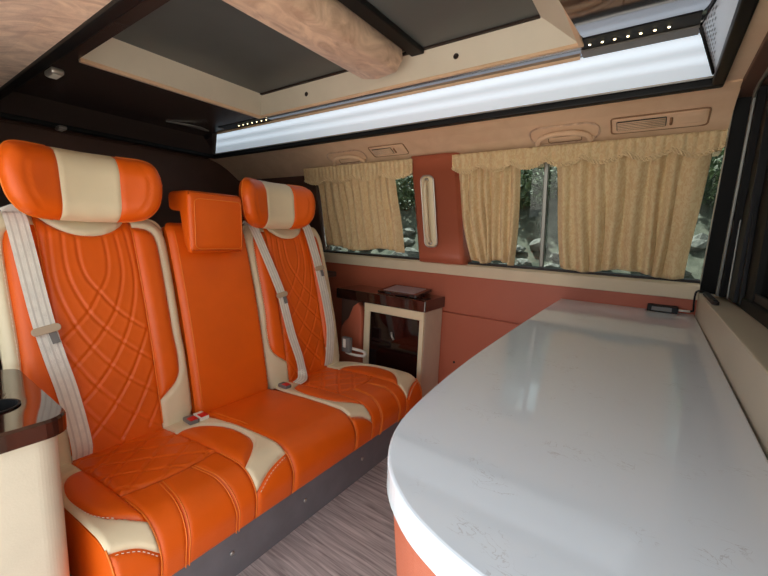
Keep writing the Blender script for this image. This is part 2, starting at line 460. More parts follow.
t3 = empty_struct('trim_3', 'black rim around the recessed roof tray', 'trim', (-1.4, 1.1, 1.74))
box('rim', (-2.95, 1.742, 1.733), (0.122, 1.778, 1.762), BLACKPLASTIC, t3, 0.006, 2)
box('rim', (-2.95, 0.44, 1.733), (0.122, 0.476, 1.762), BLACKPLASTIC, t3, 0.006, 2)
box('rim', (-2.95, 0.476, 1.733), (-2.915, 1.742, 1.762), BLACKPLASTIC, t3, 0.006, 2)
box('rim', (0.088, 0.476, 1.733), (0.122, 1.742, 1.762), BLACKPLASTIC, t3, 0.006, 2)
box('chrome_line', (-2.9, 1.735, 1.758), (0.085, 1.741, 1.763), SILVER, t3)

# windows of the far wall (leaning panes)
def pane(name, x0, x1, label):
    e = empty_struct(name, label, 'window', ((x0 + x1) / 2, 2.15, 1.04))
    q = lambda y, z: None
    prism('pane', [(2.192, 1.045), (2.196, 1.045), (2.096, 1.63), (2.092, 1.63)], lambda y, z: (x0, y, z), lambda y, z: (x1, y, z), GLASS, e)
    return e
pane('window_1', -2.115, -1.22, 'rear side window behind the curtain beside the bench')
w2 = pane('window_2', -0.90, 0.30, 'wide side window behind the pair of curtains')
prism('window_divider', [(2.16, 1.045), (2.19, 1.045), (2.09, 1.63), (2.06, 1.63)], lambda y, z: (-0.505, y, z), lambda y, z: (-0.485, y, z), ALU, w2, 0.003)

# ------------------------------------------------------------------ galley partition with sliding window
wr2 = empty_struct('wall_right', 'cream galley partition rising beside the white worktop', 'wall', (0.22, 1.2, 0))
box('panel', (XR, 0.10, 0.0), (0.42, 2.17, 0.998), PARTITION, wr2, 0.003)
prism('end_post', [(2.165, 0.998), (2.15, 0.998), (1.945, 1.757), (1.965, 1.757)], lambda y, z: (XR, y, z), lambda y, z: (XR + 0.006, y, z), PARTITION, wr2)
prism('jamb', [(2.149, 0.999), (2.13, 0.999), (1.925, 1.757), (1.944, 1.757)], lambda y, z: (XR + 0.003, y, z), lambda y, z: (0.30, y, z), BLACKFRAME, wr2)
box('head_lining', (XR - 0.002, 0.30, 1.735), (0.30, 1.93, 1.757), BROWN, wr2, 0.003)
box('back_wall', (0.30, 0.10, 1.62), (0.42, 2.2, 1.80), BROWN, wr2)
w4 = empty_struct('window_3', 'black framed sliding window above the partition ledge', 'window', (0.26, 1.2, 1.0))
box('sill_track', (0.250, 0.15, 0.998), (0.30, 2.13, 1.035), BLACKFRAME, w4, 0.004)
box('sill_rail', (0.262, 0.15, 1.035), (0.272, 2.0, 1.06), BLACKPLASTIC, w4, 0.002)
box('head_track', (0.24, 0.15, 1.67), (0.30, 1.98, 1.735), BLACKFRAME, w4, 0.004)
def vbar(name, x0, x1, y, wd, m, ln=0.11):
    # vertical member leaning with the van side, y at the sill
    prism(name, [(y, 1.01), (y - wd, 1.01), (y - wd - ln, 1.73), (y - ln, 1.73)], lambda a, z: (x0, a, z), lambda a, z: (x1, a, z), m, w4, 0.002)
vbar('frame_stile', 0.216, 0.30, 2.04, 0.13, BLACKFRAME)
vbar('guide_rail', 0.207, 0.2155, 1.952, 0.022, ALU)
vbar('seal', 0.231, 0.236, 1.878, 0.012, ALU, 0.0)
vbar('sash_stile', 0.236, 0.262, 1.89, 0.13, BLACKPLASTIC, 0.02)
vbar('sash_edge', 0.246, 0.258, 1.755, 0.035, BLACKPLASTIC, -0.06)
vbar('sash_stile', 0.258, 0.29, 1.80, 0.20, BLACKFRAME, 0.0)
vbar('sash_stile', 0.258, 0.29, 0.40, 0.10, BLACKFRAME, 0.0)
tube('rail_bend', spline([(0.211, 1.832, 1.700), (0.2115, 1.815, 1.722), (0.212, 1.78, 1.731), (0.213, 1.5, 1.731), (0.213, 0.3, 1.731)], 0.02), 0.006, ALU, w4, 8)
prism('pane', [(1.61, 1.05), (0.35, 1.05), (0.35, 1.69), (1.61, 1.69)], lambda a, z: (0.274, a, z), lambda a, z: (0.278, a, z), GLASS_TINT, w4)

# =================================================================== ROOF HATCH
ha = thing('roof_hatch', 'cream framed roof hatch with smoked dark panels set in the ceiling', 'skylight', (-1.14, 1.05, 1.85))
O = (HX0, HX1, HY0, HY1, ZT); I = (-1.90, -0.408, 0.68, 1.432, 1.945)
def fr(p0, p1, q1, q0):
    up = 0.014
    V = [p0, p1, q1, q0] + [(a, b, c + up) for a, b, c in (p0, p1, q1, q0)]
    return pm('frame_side', V, [(0, 1, 2, 3), (7, 6, 5, 4), (0, 4, 5, 1), (1, 5, 6, 2), (2, 6, 7, 3), (3, 7, 4, 0)], HATCHCREAM, ha)
fr((O[0], O[3], O[4]), (O[1], O[3], O[4]), (I[1], I[3], I[4]), (I[0], I[3], I[4]))
fr((O[0], O[2], O[4]), (O[0], O[3], O[4]), (I[0], I[3], I[4]), (I[0], I[2], I[4]))
fr((O[1], O[3], O[4]), (O[1], O[2], O[4]), (I[1], I[2], I[4]), (I[1], I[3], I[4]))
fr((O[1], O[2], O[4]), (O[0], O[2], O[4]), (I[0], I[2], I[4]), (I[1], I[2], I[4]))
# thin lip round the lower edge
for a, b in (((O[0] - 0.018, O[2], ZT - 0.012), (O[0] + 0.004, O[3] + 0.004, ZT + 0.004)), ((O[0] - 0.018, O[3] - 0.004, ZT - 0.008), (O[1] + 0.012, O[3] + 0.012, ZT + 0.004)),
             ((O[1] - 0.004, O[2], ZT - 0.008), (O[1] + 0.012, O[3], ZT + 0.004))):
    box('lip', a, b, SUEDE2, ha, 0.003)
BX0, BX1 = -1.12, -0.905
box('glass_panel', (I[0], I[2], I[4]), (BX0 + 0.03, I[3] + 0.003, I[4] + 0.01), SMOKE, ha)
box('glass_panel', (BX1 - 0.03, I[2], I[4]), (I[1], I[3] + 0.003, I[4] + 0.01), SMOKE, ha)
box('panel_edge', (BX1 - 0.01, I[2], I[4] - 0.02), (BX1 + 0.05, I[3], I[4] + 0.002), BLACKPLASTIC, ha, 0.004)
box('panel_seal', (I[0], I[3] - 0.012, I[4] - 0.006), (I[1], I[3] + 0.002, I[4] + 0.002), GASKET, ha)
for xx in (-1.565, -0.725):
    lathe('screw', [(0.011, 0), (0.011, -0.003), (0.006, -0.004), (0.005, -0.001)], (xx, HY1 - 0.03, ZT + 0.045), GASKET, ha, 12, 'y')
be = prism('ceiling_beam', [(-1.105, 1.86), (-1.125, 1.90), (-1.115, 1.96), (-0.905, 1.96), (-0.895, 1.90), (-0.925, 1.855), (-1.02, 1.845)],
           lambda x, z: (x - 0.025, 0.56, z), lambda x, z: (x - 0.025, 1.385, z), SUEDE, None, 0.014, 3, True)
tag(be, 'peach suede padded beam crossing the roof hatch', 'beam')

# =================================================================== LED STRIP
li = thing('ceiling_light', 'long glowing white LED strip along the roof edge above the curtains', 'light', (-1.4, 1.7, 1.76))
V = []; F = []; UV = []
NS = 12; nx = 40
for i in range(nx + 1):
    fx = i / nx
    for j in range(NS + 1):
        f = j / NS
        xl = -2.90 + f * 0.28; xr = 0.094 - f * 0.062
        y = 1.738 - f * 0.148; z = 1.765 + f * 0.085 + 0.010 * math.sin(math.pi * f) 
        V.append((xl + (xr - xl) * fx, y, z)); UV.append((fx, f))
for i in range(nx):
    for j in range(NS):
        a = i * (NS + 1) + j; F.append((a, a + 1, a + NS + 2, a + NS + 1))
pm('diffuser', V, F, LED, li, True, UV)
pm('end_cap', [(-2.92, 1.74, 1.760), (-2.885, 1.742, 1.762), (-2.60, 1.585, 1.852), (-2.66, 1.585, 1.852)], [(0, 1, 2, 3)], SILVER, li)
box('upper_trim', (-2.6, 1.583, 1.842), (-0.30, 1.590, 1.853), SUEDE2, li)
box('upper_trim', (-0.29, 1.535, 1.846), (0.03, 1.592, 1.853), GREYPL, li)
box('backing', (-2.6, 1.60, 1.868), (0.08, 1.75, 1.88), BLACKPLASTIC, li)

# corner grille
cg = thing('corner_grille', 'triangular perforated silver corner panel at the end of the LED strip', 'grille', (0.08, 1.55, 1.80))
Rr = Vector((0.090, 1.722, 1.768)); Pp = Vector((0.034, 1.545, 1.850)); Qq = Vector((0.096, 0.95, 1.772))
nrm = (Pp - Rr).cross(Qq - Rr).normalized()
if nrm.z > 0: nrm = -nrm
def plate(pts, th, m, nm, parent):
    k = len(pts); V = [p for p in pts] + [p - nrm * th for p in pts]
    F = [tuple(range(k)), tuple(range(2 * k - 1, k - 1, -1))] + [(i, (i + 1) % k, k + (i + 1) % k, k + i) for i in range(k)]
    return pm(nm, V, F, m, parent)
plate([Rr, Pp, Qq], 0.006, mat('grille_silver', lin(205, 212, 220), 0.25, metal=0.35), 'plate', cg)
plate([Rr + (Rr - Qq) * 0.02, Pp + (Pp - Qq) * 0.025, Pp, Rr], 0.002, BLACKPLASTIC, 'divider', cg)
tube('divider_bar', [Rr + nrm * 0.002, Pp + nrm * 0.002], 0.006, BLACKPLASTIC, cg, 6)
V = []; F = []
u1 = (Pp - Rr); u2 = (Qq - Rr)
for i in range(1, 12):
    for j in range(0, 9):
        a = i / 12 * 0.96; b = 0.02 + j * 0.045
        if b > 0.5 * a or a + b > 0.99: continue
        c = Rr + u1 * a + u2 * b + nrm * 0.0012
        k = len(V)
        e1 = u1.normalized() * 0.0026; e2 = u2.normalized() * 0.010
        V += [c - e1 - e2, c + e1 - e2, c + e1 + e2, c - e1 + e2]; F.append((k, k + 1, k + 2, k + 3))
perf = pm('perforation', V, F, BLACKPLASTIC, cg); perf['kind'] = 'stuff'

box('led_band', (-0.285, 1.455, 1.8495), (0.03, 1.533, 1.8525), BLACKPLASTIC, ce)
box('led_band', (-2.45, 1.50, 1.8495), (-1.99, 1.57, 1.8525), BLACKPLASTIC, ce)
# small warm LEDs in the black mirror
def led(x, y, grp, lab):
    o = thing('led_spot', lab, 'light', (x, y, ZT), grp)
    lathe('bezel', [(0.0055, 0), (0.0055, -0.002), (0.004, -0.003)], (x, y, ZT - 0.0025), SILVER, o, 10)
    lathe('lens', [(0.0036, 0), (0.0036, -0.004), (0.002, -0.005)], (x, y, ZT - 0.0025), LEDDOT, o, 10)
for x in (-0.258, -0.221, -0.186, -0.150, -0.116, -0.080, -0.045):
    led(x, 1.497, 'warm LED dots beside the corner grille', 'tiny warm LED dot in the row between roof hatch and corner grille')
for k in range(7):
    led(-2.27 + k * 0.046, 1.535, 'warm LED dots behind the hatch', 'tiny warm LED dot in the row behind the roof hatch rear corner')
for i, (p, lab) in enumerate((((-1.86, 0.50, 1.742), 'small silver lamp on the black rim over the striped near headrest'),
                              ((-2.90, 0.79, 1.742), 'small silver lamp on the rear rim behind the striped near headrest'))):
    o = thing('rim_lamp', lab, 'lamp', p)
    box('housing', (p[0] - 0.04, p[1] - 0.02, p[2] - 0.022), (p[0] + 0.04, p[1] + 0.02, p[2]), SILVER, o, 0.008, 3, True)
    box('lens', (p[0] - 0.028, p[1] - 0.012, p[2] - 0.024), (p[0] + 0.028, p[1] + 0.012, p[2] - 0.021), WHITEPL, o)
o = thing('rim_hook', 'curved chrome bracket on the black roof panel behind the bench', 'bracket', (-2.5, 1.36, 1.84))
pm('arm', [(-2.62, 1.25, 1.851), (-2.55, 1.33, 1.846), (-2.49, 1.41, 1.835), (-2.47, 1.45, 1.82), (-2.49, 1.44, 1.822), (-2.54, 1.39, 1.838), (-2.59, 1.31, 1.848)], [(0, 1, 6), (1, 2, 5, 6), (2, 3, 4, 5)], SILVER, o).modifiers.new('thick', 'SOLIDIFY').thickness = 0.006

# =================================================================== headliner fittings
HLP = [(2.10, 1.585), (2.045, 1.612), (2.0, 1.645), (1.95, 1.68), (1.88, 1.715), (1.82, 1.735), (1.775, 1.746)]
def hl_at(s):
    """point and outward normal on the far headliner, s from lower edge (0) to rim (1)"""
    L = [0]
    for a, b in zip(HLP[:-1], HLP[1:]): L.append(L[-1] + math.dist(a, b))
    d = s * L[-1]
    for i in range(len(L) - 1):
        if d <= L[i + 1] + 1e-9:
            f = (d - L[i]) / (L[i + 1] - L[i]); a, b = HLP[i], HLP[i + 1]
            y = a[0] + (b[0] - a[0]) * f; z = a[1] + (b[1] - a[1]) * f
            return y, z
def hsurf(x, s, h):
    y, z = hl_at(min(1, max(0, s)))
    y0, z0 = hl_at(min(1, max(0, s - 0.12))); y1, z1 = hl_at(min(1, max(0, s + 0.12)))
    t = Vector((y1 - y0, z1 - z0)).normalized()
    n = Vector((-t.y, t.x))
    if n.y > 0: n = -n
    return (x, y + n.x * h, z + n.y * h)
def roundrect(x0, x1, y0, y1, rx, ry, k=6):
    out = []
    for cx, cy, a0 in ((x1 - rx, y1 - ry, 0), (x0 + rx, y1 - ry, 90), (x0 + rx, y0 + ry, 180), (x1 - rx, y0 + ry, 270)):
        for i in range(k + 1):
            a = math.radians(a0 + 90 * i / k); out.append((cx + rx * math.cos(a), cy + ry * math.sin(a)))
    return out
def assist(x0, x1, lab):
    o = thing('assist_grip', lab, 'grip', ((x0 + x1) / 2, 1.95, 1.68))
    s0, s1 = 0.36, 0.66
    bez = roundrect(x0, x1, s0, s1, 0.06, 0.12, 6)
    panel('recess', bez, 0.02, hsurf, 0.004, 0.02, SUEDE2, o, base=0.001)
    pts = [hsurf(a, b, 0.006) for a, b in bez]
    tube('rim', pts, 0.004, SUEDE, o, 6, True)
    arch = [(x0 + 0.03, s0 + 0.03), (x0 + 0.05, s0 + 0.14), (x0 + 0.10, s0 + 0.20), ((x0 + x1) / 2, s0 + 0.21), (x1 - 0.10, s0 + 0.20), (x1 - 0.05, s0 + 0.14), (x1 - 0.03, s0 + 0.03)]
    tube('handle', [hsurf(a, b, 0.022) for a, b in spline(arch, 0.02)], 0.012, SUEDE2, o, 8)
    for xx in (x0 + 0.03, x1 - 0.03): tube('mount', [hsurf(xx, s0 + 0.05, 0.0), hsurf(xx, s0 + 0.05, 0.022)], 0.012, SUEDE2, o, 8)
    panel('cover', roundrect(x0 + 0.08, x1 - 0.07, s0 + 0.03, s0 + 0.12, 0.01, 0.02, 3), 0.02, hsurf, 0.006, 0.01, SUEDE2, o, base=0.003)
    pts = [hsurf(a, b, 0.010) for a, b in roundrect(x0 + 0.08, x1 - 0.07, s0 + 0.03, s0 + 0.12, 0.01, 0.02, 3)]
    tube('cover_rim', pts, 0.002, SUEDE_DARK, o, 5, True)
assist(-1.86, -1.55, 'peach suede grab handle on the headliner above the bench-side curtain')
assist(-0.55, -0.26, 'peach suede grab handle on the headliner above the paired curtains')
def vent(x0, x1, s0, s1, lab, grille):
    o = thing('air_vent', lab, 'vent', ((x0 + x1) / 2, 1.95, 1.69))
    r = roundrect(x0, x1, s0, s1, 0.012, 0.03, 3)
    panel('surround', r, 0.02, hsurf, 0.006, 0.012, SUEDE2, o, base=0.002)
    tube('surround_edge', [hsurf(a, b, 0.004) for a, b in r], 0.003, SUEDE_DARK, o, 6, True)
    gx0 = x0 + 0.02; gx1 = x0 + grille
    panel('grille_back', roundrect(gx0, gx1, s0 + 0.05, s1 - 0.04, 0.005, 0.01, 2), 0.02, hsurf, 0.001, 0.01, GASKET, o, base=0.0095)
    for k in range(5):
        s = s0 + 0.07 + k * (s1 - s0 - 0.12) / 4.5
        tube('slat', [hsurf(gx0 + 0.003, s, 0.012), hsurf(gx1 - 0.003, s + 0.004, 0.012)], 0.0028, SUEDE2, o, 6)
    if x1 - gx1 > 0.08:
        tube('slider', [hsurf(gx1 + 0.015, s0 + 0.07, 0.010), hsurf(gx1 + 0.015, s1 - 0.07, 0.010)], 0.005, SUEDE_DARK, o, 6)
        panel('blank', roundrect(gx1 + 0.03, x1 - 0.01, s0 + 0.05, s1 - 0.04, 0.006, 0.01, 2), 0.02, hsurf, 0.003, 0.008, SUEDE2, o, base=0.008)
vent(-1.49, -1.24, 0.44, 0.68, 'suede framed slatted air vent above the bench-side curtain', 0.16)
vent(-0.215, 0.105, 0.42, 0.66, 'suede framed air vent with a blank plate near the galley partition', 0.19)
# pillar grab handle
o = thing('pillar_handle', 'silver and cream grab handle on the terracotta pillar', 'handle', (-1.09, 2.04, 1.15))
def psurf(x, z, h): return (x - 0.03 * (z - 1.13), 2.0640 - 0.192 * (z - 1.035) - 0.001 - h, z)
rr = roundrect(-1.145, -1.062, 1.13, 1.535, 0.03, 0.03, 6)
panel('plate', rr, 0.012, psurf, 0.008, 0.012, CREAM, o)
tube('rim', [psurf(a, b, 0.004) for a, b in rr], 0.005, SILVER, o, 6, True)
tube('grip', [psurf(-1.104, z, h) for z, h in ((1.16, 0.008), (1.175, 0.03), (1.20, 0.038), (1.46, 0.038), (1.49, 0.03), (1.505, 0.008))], 0.011, CREAM, o, 10)
for z in (1.155, 1.51): lathe('screw', [(0.013, 0), (0.013, -0.008), (0.006, -0.012)], psurf(-1.104, z, 0.004), SILVER, o, 12, 'y')

# =================================================================== CURTAINS
def cy(z): return 2.110 - 0.205 * (z - 1.04)
def curtain(lab, x0t, x1t, x0b, x1b, zt, zb, folds, amp, seed, taper=None):
    o = thing('curtain', lab, 'curtain', ((x0t + x1t) / 2, cy(zb), zb), 'curtains of the side windows')
    rnd = random.Random(seed)
    ph = [rnd.uniform(0.7, 1.3) for _ in range(folds)]
    cum = [0]
    for p in ph: cum.append(cum[-1] + p)
    cum = [c / cum[-1] for c in cum]
    NX = folds * 12; NZ = 26; V = []; F = []
    am = [rnd.uniform(0.6, 1.25) for _ in range(folds + 1)]
    for j in range(NZ + 1):
        f = j / NZ; z0 = zt + (zb - zt) * f
        for i in range(NX + 1):
            u = i / NX
            k = min(folds - 1, i // 12)
            fi = (i - k * 12) / 12
            uu = cum[k] + (cum[k + 1] - cum[k]) * fi
            a = am[k] * (1 - fi) + am[min(folds, k + 1)] * fi
            g = f
            if taper: g = taper(f)
            x = (x0t + (x0b - x0t) * g) * (1 - uu) + (x1t + (x1b - x1t) * g) * uu
            sag = 0.012 * math.sin(uu * 9 + seed) * f
            off = amp * a * math.cos(2 * math.pi * (k + fi)) * (0.55 + 0.45 * f) + 0.004 * math.sin(7 * f + k)
            x += 0.010 * math.sin(3.1 * f + k * 1.7 + seed) * f
            z = z0 + sag
            V.append((x, cy(z) - 0.022 + off, z))
    for j in range(NZ):
        for i in range(NX):
            a = j * (NX + 1) + i; F.append((a, a + 1, a + NX + 2, a + NX + 1))
    c = pm('cloth', V, F, CURTAIN, o, True)
    s = c.modifiers.new('thick', 'SOLIDIFY'); s.thickness = 0.0025
    hp = [Vector(V[NZ * (NX + 1) + i]) + Vector((0, -0.002, 0.012)) for i in range(NX + 1)]
    tube('hem', hp, 0.0035, CURTAIN, o, 5)
curtain('wide beige damask curtain between the bench and the terracotta pillar', -2.02, -1.355, -1.99, -1.335, 1.56, 1.085, 11, 0.022, 1)
curtain('narrow gathered beige curtain right beside the terracotta pillar', -0.935, -0.60, -0.86, -0.63, 1.57, 1.065, 7, 0.024, 2, lambda f: f ** 2)
curtain('wide beige damask curtain ending at the galley partition', -0.43, 0.135, -0.385, 0.118, 1.58, 1.062, 8, 0.021, 3)

def valance(lab, x0, x1, zt, zl, nsc, drop):
    o = thing('valance', lab, 'valance', ((x0 + x1) / 2, cy(1.55), 1.55), 'valances over the side windows')
    NX = nsc * 40; NZ = 8; V = []; F = []
    def lower(u):
        return zl(u) - drop * abs(math.sin(math.pi * u * nsc)) if callable(zl) else zl - drop * abs(math.sin(math.pi * u * nsc))
    edge = []
    for i in range(NX + 1):
        u = i / NX; x = x0 + (x1 - x0) * u; zb = lower(u)
        for j in range(NZ + 1):
            f = j / NZ; z = zt + (zb - zt) * f
            V.append((x, cy(z) - 0.058 + 0.005 * math.sin(u * nsc * 12.0) * f + 0.0035 * math.sin((x1 - x0) * u * 190) * (1 - 0.5 * f), z))
        edge.append(Vector(V[-1]))
    for i in range(NX):
        for j in range(NZ):
            a = i * (NZ + 1) + j; F.append((a, a + NZ + 1, a + NZ + 2, a + 1))
    c = pm('cloth', V, F, CURTAIN, o, True)
    s = c.modifiers.new('thick', 'SOLIDIFY'); s.thickness = 0.0025
    E = spline([tuple(e) for e in edge], 0.004)
    for sg, dz in ((1, 0.004), (-1, 0.004)):
        pts = [(p[0], p[1] - 0.006 + 0.002 * math.cos(i * 0.9) * sg, p[2] + dz + 0.0080 * sg * math.sin(i * 0.9)) for i, p in enumerate(E)]
        tube('lace_braid', pts, 0.0030, LACE, o, 5)
    pts = [(p[0], p[1] - 0.005, p[2] + 0.017) for p in E]
    tube('lace_cord', pts, 0.0026, LACE, o, 5)
valance('scalloped beige valance over the bench-side window', -2.10, -1.20, 1.63, lambda u: 1.545 + 0.01 * u, 4, 0.028)
valance('long scalloped beige valance over the paired curtains', -0.95, 0.165, 1.63, lambda u: 1.560 + 0.012 * u, 7, 0.030)

# =================================================================== BENCH SEAT
bench = thing('bench_seat', 'orange and cream leather bench seat with three backrests and headrests', 'seat', (-1.28, 1.0, 0.0))
pl_ = box('plinth', (-1.55, 0.24, 0.0), (-1.06, 1.88, 0.215), GREYMETAL, bench, 0.003)
for yy in (0.667, 1.0, 1.374): lathe('screw', [(0.008, 0), (0.008, 0.003), (0.004, 0.005)], (-1.06, yy, 0.10), SILVER, pl_, 10, 'x')
# --- cushion profile
RC = 0.10; FLAT = 0.44
def cprof(s):
    """s: distance from the backrest crease along the cushion to its lower front edge -> x, z, nx, nz"""
    if s < FLAT:
        x = -1.50 + s; q = s / FLAT
        z = 0.405 + 0.022 * math.sin(q * 1.9); dz = 0.022 * 1.9 / FLAT * math.cos(q * 1.9)
        L = math.hypot(1, dz); return x, z, -dz / L, 1 / L
    z1 = 0.405 + 0.022 * math.sin(1.9)
    a = (s - FLAT) / RC
    if a < math.pi / 2:
        return -1.50 + FLAT + RC * math.sin(a), z1 - RC + RC * math.cos(a), math.sin(a), math.cos(a)
    d = s - FLAT - RC * math.pi / 2
    return -1.50 + FLAT + RC - 0.10 * d, z1 - RC - d, 1, 0.0
SEND = FLAT + RC * math.pi / 2 + 0.065
SKEW = 0.07                     # cushions splay slightly towards the windows at the front
def sk(x): return SKEW * (x + 1.35)
def csurf(c, k=1.0):
    def f(t, s, h):
        if t < -IW: t = -IW + (t + IW) * k          # the end by the door-side console is narrower
        x, z, nx, nz = cprof(s)
        side = -0.006 * min(1, (t / 0.3) ** 4)
        return (x + nx * h, c + t + sk(x), z + nz * h - side * nz)
    return f
IW = 0.146
def cushion_body(c, hw, m, hl=None):
    prof = [cprof(SEND * i / 24) for i in range(25)]
    poly = [(p[0] - p[2] * 0.012, p[1] - p[3] * 0.012) for p in prof] + [(-1.02, 0.225), (-1.05, 0.215), (-1.52, 0.215), (-1.52, 0.38)]
    return prism('seat_cushion', poly, lambda x, z: (x, c - (hl or hw) + sk(x), z), lambda x, z: (x, c + hw + sk(x), z), m, bench, 0.0)
def front_tube(f, t, s0, s1, parent, m=PIPE_O, r=0.0022, h=0.004):
    return tube('piping', [f(t(s) if callable(t) else t, s, h) for s in np.linspace(s0, s1, 24)], r, m, parent, 6)
def stitches(name, line, surf, h, parent, m=THREAD_C, step=0.012, ln=0.006, r=0.0011):
    """row of stitches: short raised dashes"""
    pts = [np.array(surf(a, b, h)) for a, b in line]
    L = [0]
    for a, b in zip(pts[:-1], pts[1:]): L.append(L[-1] + np.linalg.norm(b - a))
    def at(d):
        i = min(len(L) - 2, int(np.searchsorted(L, d, 'right') - 1)); f = (d - L[i]) / max(1e-9, L[i + 1] - L[i])
        return pts[i] + (pts[i + 1] - pts[i]) * f
    V = []; F = []; d = 0.004
    while d + ln < L[-1]:
        a = at(d); b = at(d + ln); t = b - a; t = t / (np.linalg.norm(t) + 1e-9)
        up = np.array((0.0, 0.0, 1.0)) if abs(t[2]) < 0.9 else np.array((1.0, 0, 0))
        u = np.cross(t, up); u /= np.linalg.norm(u); v = np.cross(u, t)
        k = len(V)
        for q in (a, b):
            for e in (u, v, -u, -v): V.append(tuple(q + e * r))
        F += [(k + j, k + (j + 1) % 4, k + 4 + (j + 1) % 4, k + 4 + j) for j in range(4)]
        d += step
    o = pm(name, V, F, m, parent); o['kind'] = 'stuff'
    return o
IW = 0.146
bol = [(IW, 0.10), (0.19, 0.10), (0.235, 0.135), (0.268, 0.22), (0.272, 0.31), (0.255, 0.385), (0.208, 0.438), (IW, 0.485)]
BOL = spline(bol, 0.012) 
cr_front = [(0.30, 0.510), (0.262, 0.516), (0.205, 0.534), (IW, 0.572)]
CRF = spline(cr_front, 0.012)
creamp = seglin([(IW, -0.012), (0.255, -0.015)], 0.02)[:-1] + [np.array(p) for p in spline([(0.255, -0.015), (0.288, 0.08), (0.30, 0.22), (0.302, 0.38), (0.30, 0.510)], 0.015)][:-1] \
    + CRF + seglin([(IW, 0.572), (IW, 0.485)], 0.02)[1:-1] + BOL[::-1] + seglin([(IW, 0.10), (IW, -0.012)], 0.02)[1:-1]
frontside = CRF + seglin([(IW, 0.572), (IW, SEND)], 0.015)[1:] + seglin([(IW, SEND), (0.30, SEND)], 0.02)[1:] + seglin([(0.30, SEND), (0.30, 0.510)], 0.015)[1:-1]
bolp = BOL + seglin([(IW, 0.485), (IW, 0.10)], 0.02)[1:-1]
def quilt_cushion():
    G = []
    for k in range(-4, 6):
        a = [( -IW, 0.0 + 0.10 * k), (0, 0.10 * k + 0.115), (IW, 0.10 * k + 0.25)]
        G.append(spline(a, 0.02)); G.append([(-p[0], p[1]) for p in spline(a, 0.02)])
    return G
def outer_cushion(c, lab, k=1.0):
    body = cushion_body(c, 0.296, ORANGE, IW + (0.296 - IW) * k); body['label'] = lab
    f = csurf(c, k)
    ins = spline([(-IW, 0.335), (0, 0.352), (IW, 0.335)], 0.015)
    insp = [np.array((-IW, -0.012))] + [np.array((-IW, 0.18))] + ins + [np.array((IW, 0.18)), np.array((IW, -0.012))]
    insp = seglin(insp, 0.015)
    panel('quilted_insert', insp, 0.0055, f, 0.009, 0.02, ORANGE, body, quilt_cushion(), 0.0048, 0.0042)
    # three front channels
    q = lambda t: 0.335 + 0.017 * (1 - (t / IW) ** 2)
    seam = lambda sg: [(sg * (0.05 + 0.028 * min(1, max(0, (v - 0.36) / 0.24))), v) for v in np.linspace(q(0.05), SEND, 28)]
    edg = lambda sg: [(sg * IW, v) for v in np.linspace(q(IW), SEND, 28)]
    for A, B in ((edg(-1), seam(-1)), (seam(-1), seam(1)), (seam(1), edg(1))):
        top = [(t, q(t)) for t in np.linspace(A[0][0], B[0][0], 9)]; bot = [(t, SEND) for t in np.linspace(B[-1][0], A[-1][0], 9)]
        poly = [np.array(p) for p in top[:-1] + B[:-1] + bot[:-1] + A[::-1][:-1]]
        panel('front_channel', poly, 0.009, f, 0.007, 0.014, ORANGE, body)
    for s in (1, -1):
        mm = (lambda p: [(a, b) for a, b in p]) if s > 0 else mirror
        panel('bolster', mm(bolp), 0.009, f, 0.013, 0.035, ORANGE, body)
        panel('cream_trim', mm(creamp), 0.009, f, 0.010, 0.014, CREAM, body)
        panel('front_corner', mm(frontside), 0.010, f, 0.009, 0.02, ORANGE, body)
        stitches('stitching', [(s * a, b + 0.008) for a, b in CRF[1:-1]], f, 0.010, body)
        stitches('stitching', [(s * (a + 0.010), b) for a, b in BOL[6:-6]], f, 0.011, body)
        front_tube(f, s * IW, 0.36, SEND - 0.005, body, h=0.004)
        for off in (-0.005, 0.005): tube('piping', [f(a + off, b, 0.0055) for a, b in seam(s)[1:]], 0.0018, PIPE_O, body, 6)
        front_tube(f, s * 0.30, 0.50, SEND - 0.005, body, h=0.004)
    return body
C1, C3 = 0.52, 1.43
outer_cushion(C1, 'quilted orange cushion with cream scrolls next to the cream console with cup hole', 0.667)
outer_cushion(C3, 'quilted orange cushion with cream scrolls next to the console with black glass door', 0.75)
# middle cushion
e0, e1 = C1 + 0.302, C3 - (IW + (0.302 - IW) * 0.75)
cm = (e0 + e1) / 2; hm = (e1 - e0) / 2
bm_ = cushion_body(cm, hm + 0.004, ORANGE); bm_['label'] = 'plain orange middle cushion of the bench'
poly = seglin([(-hm, -0.012), (hm, -0.012), (hm, SEND), (-hm, SEND), (-hm, -0.012)], 0.013)[:-1]
panel('seat_pad', poly, 0.010, csurf(cm), 0.011, 0.025, ORANGE, bm_)
tube('piping', [csurf(cm)(-hm + 0.02 + 0.0 * i, 0.05 + i * 0.02, 0.013) for i in range(12)], 0.0015, PIPE_O, bm_, 5)
# side cheeks of the bench
for yy, s in ((C3 + 0.30, 1),):
    prof = [cprof(SEND * i / 24) for i in range(25)]
    poly = [(p[0] - 0.012 * p[2], p[1] - 0.012 * p[3]) for p in prof] + [(-1.02, 0.225), (-1.05, 0.215), (-1.50, 0.215)]
    prism('side_cheek', poly, lambda x, z: (x, yy + sk(x), z), lambda x, z: (x, yy + s * 0.014 + sk(x), z), ORANGE, bench, 0.006, 2, True, False)

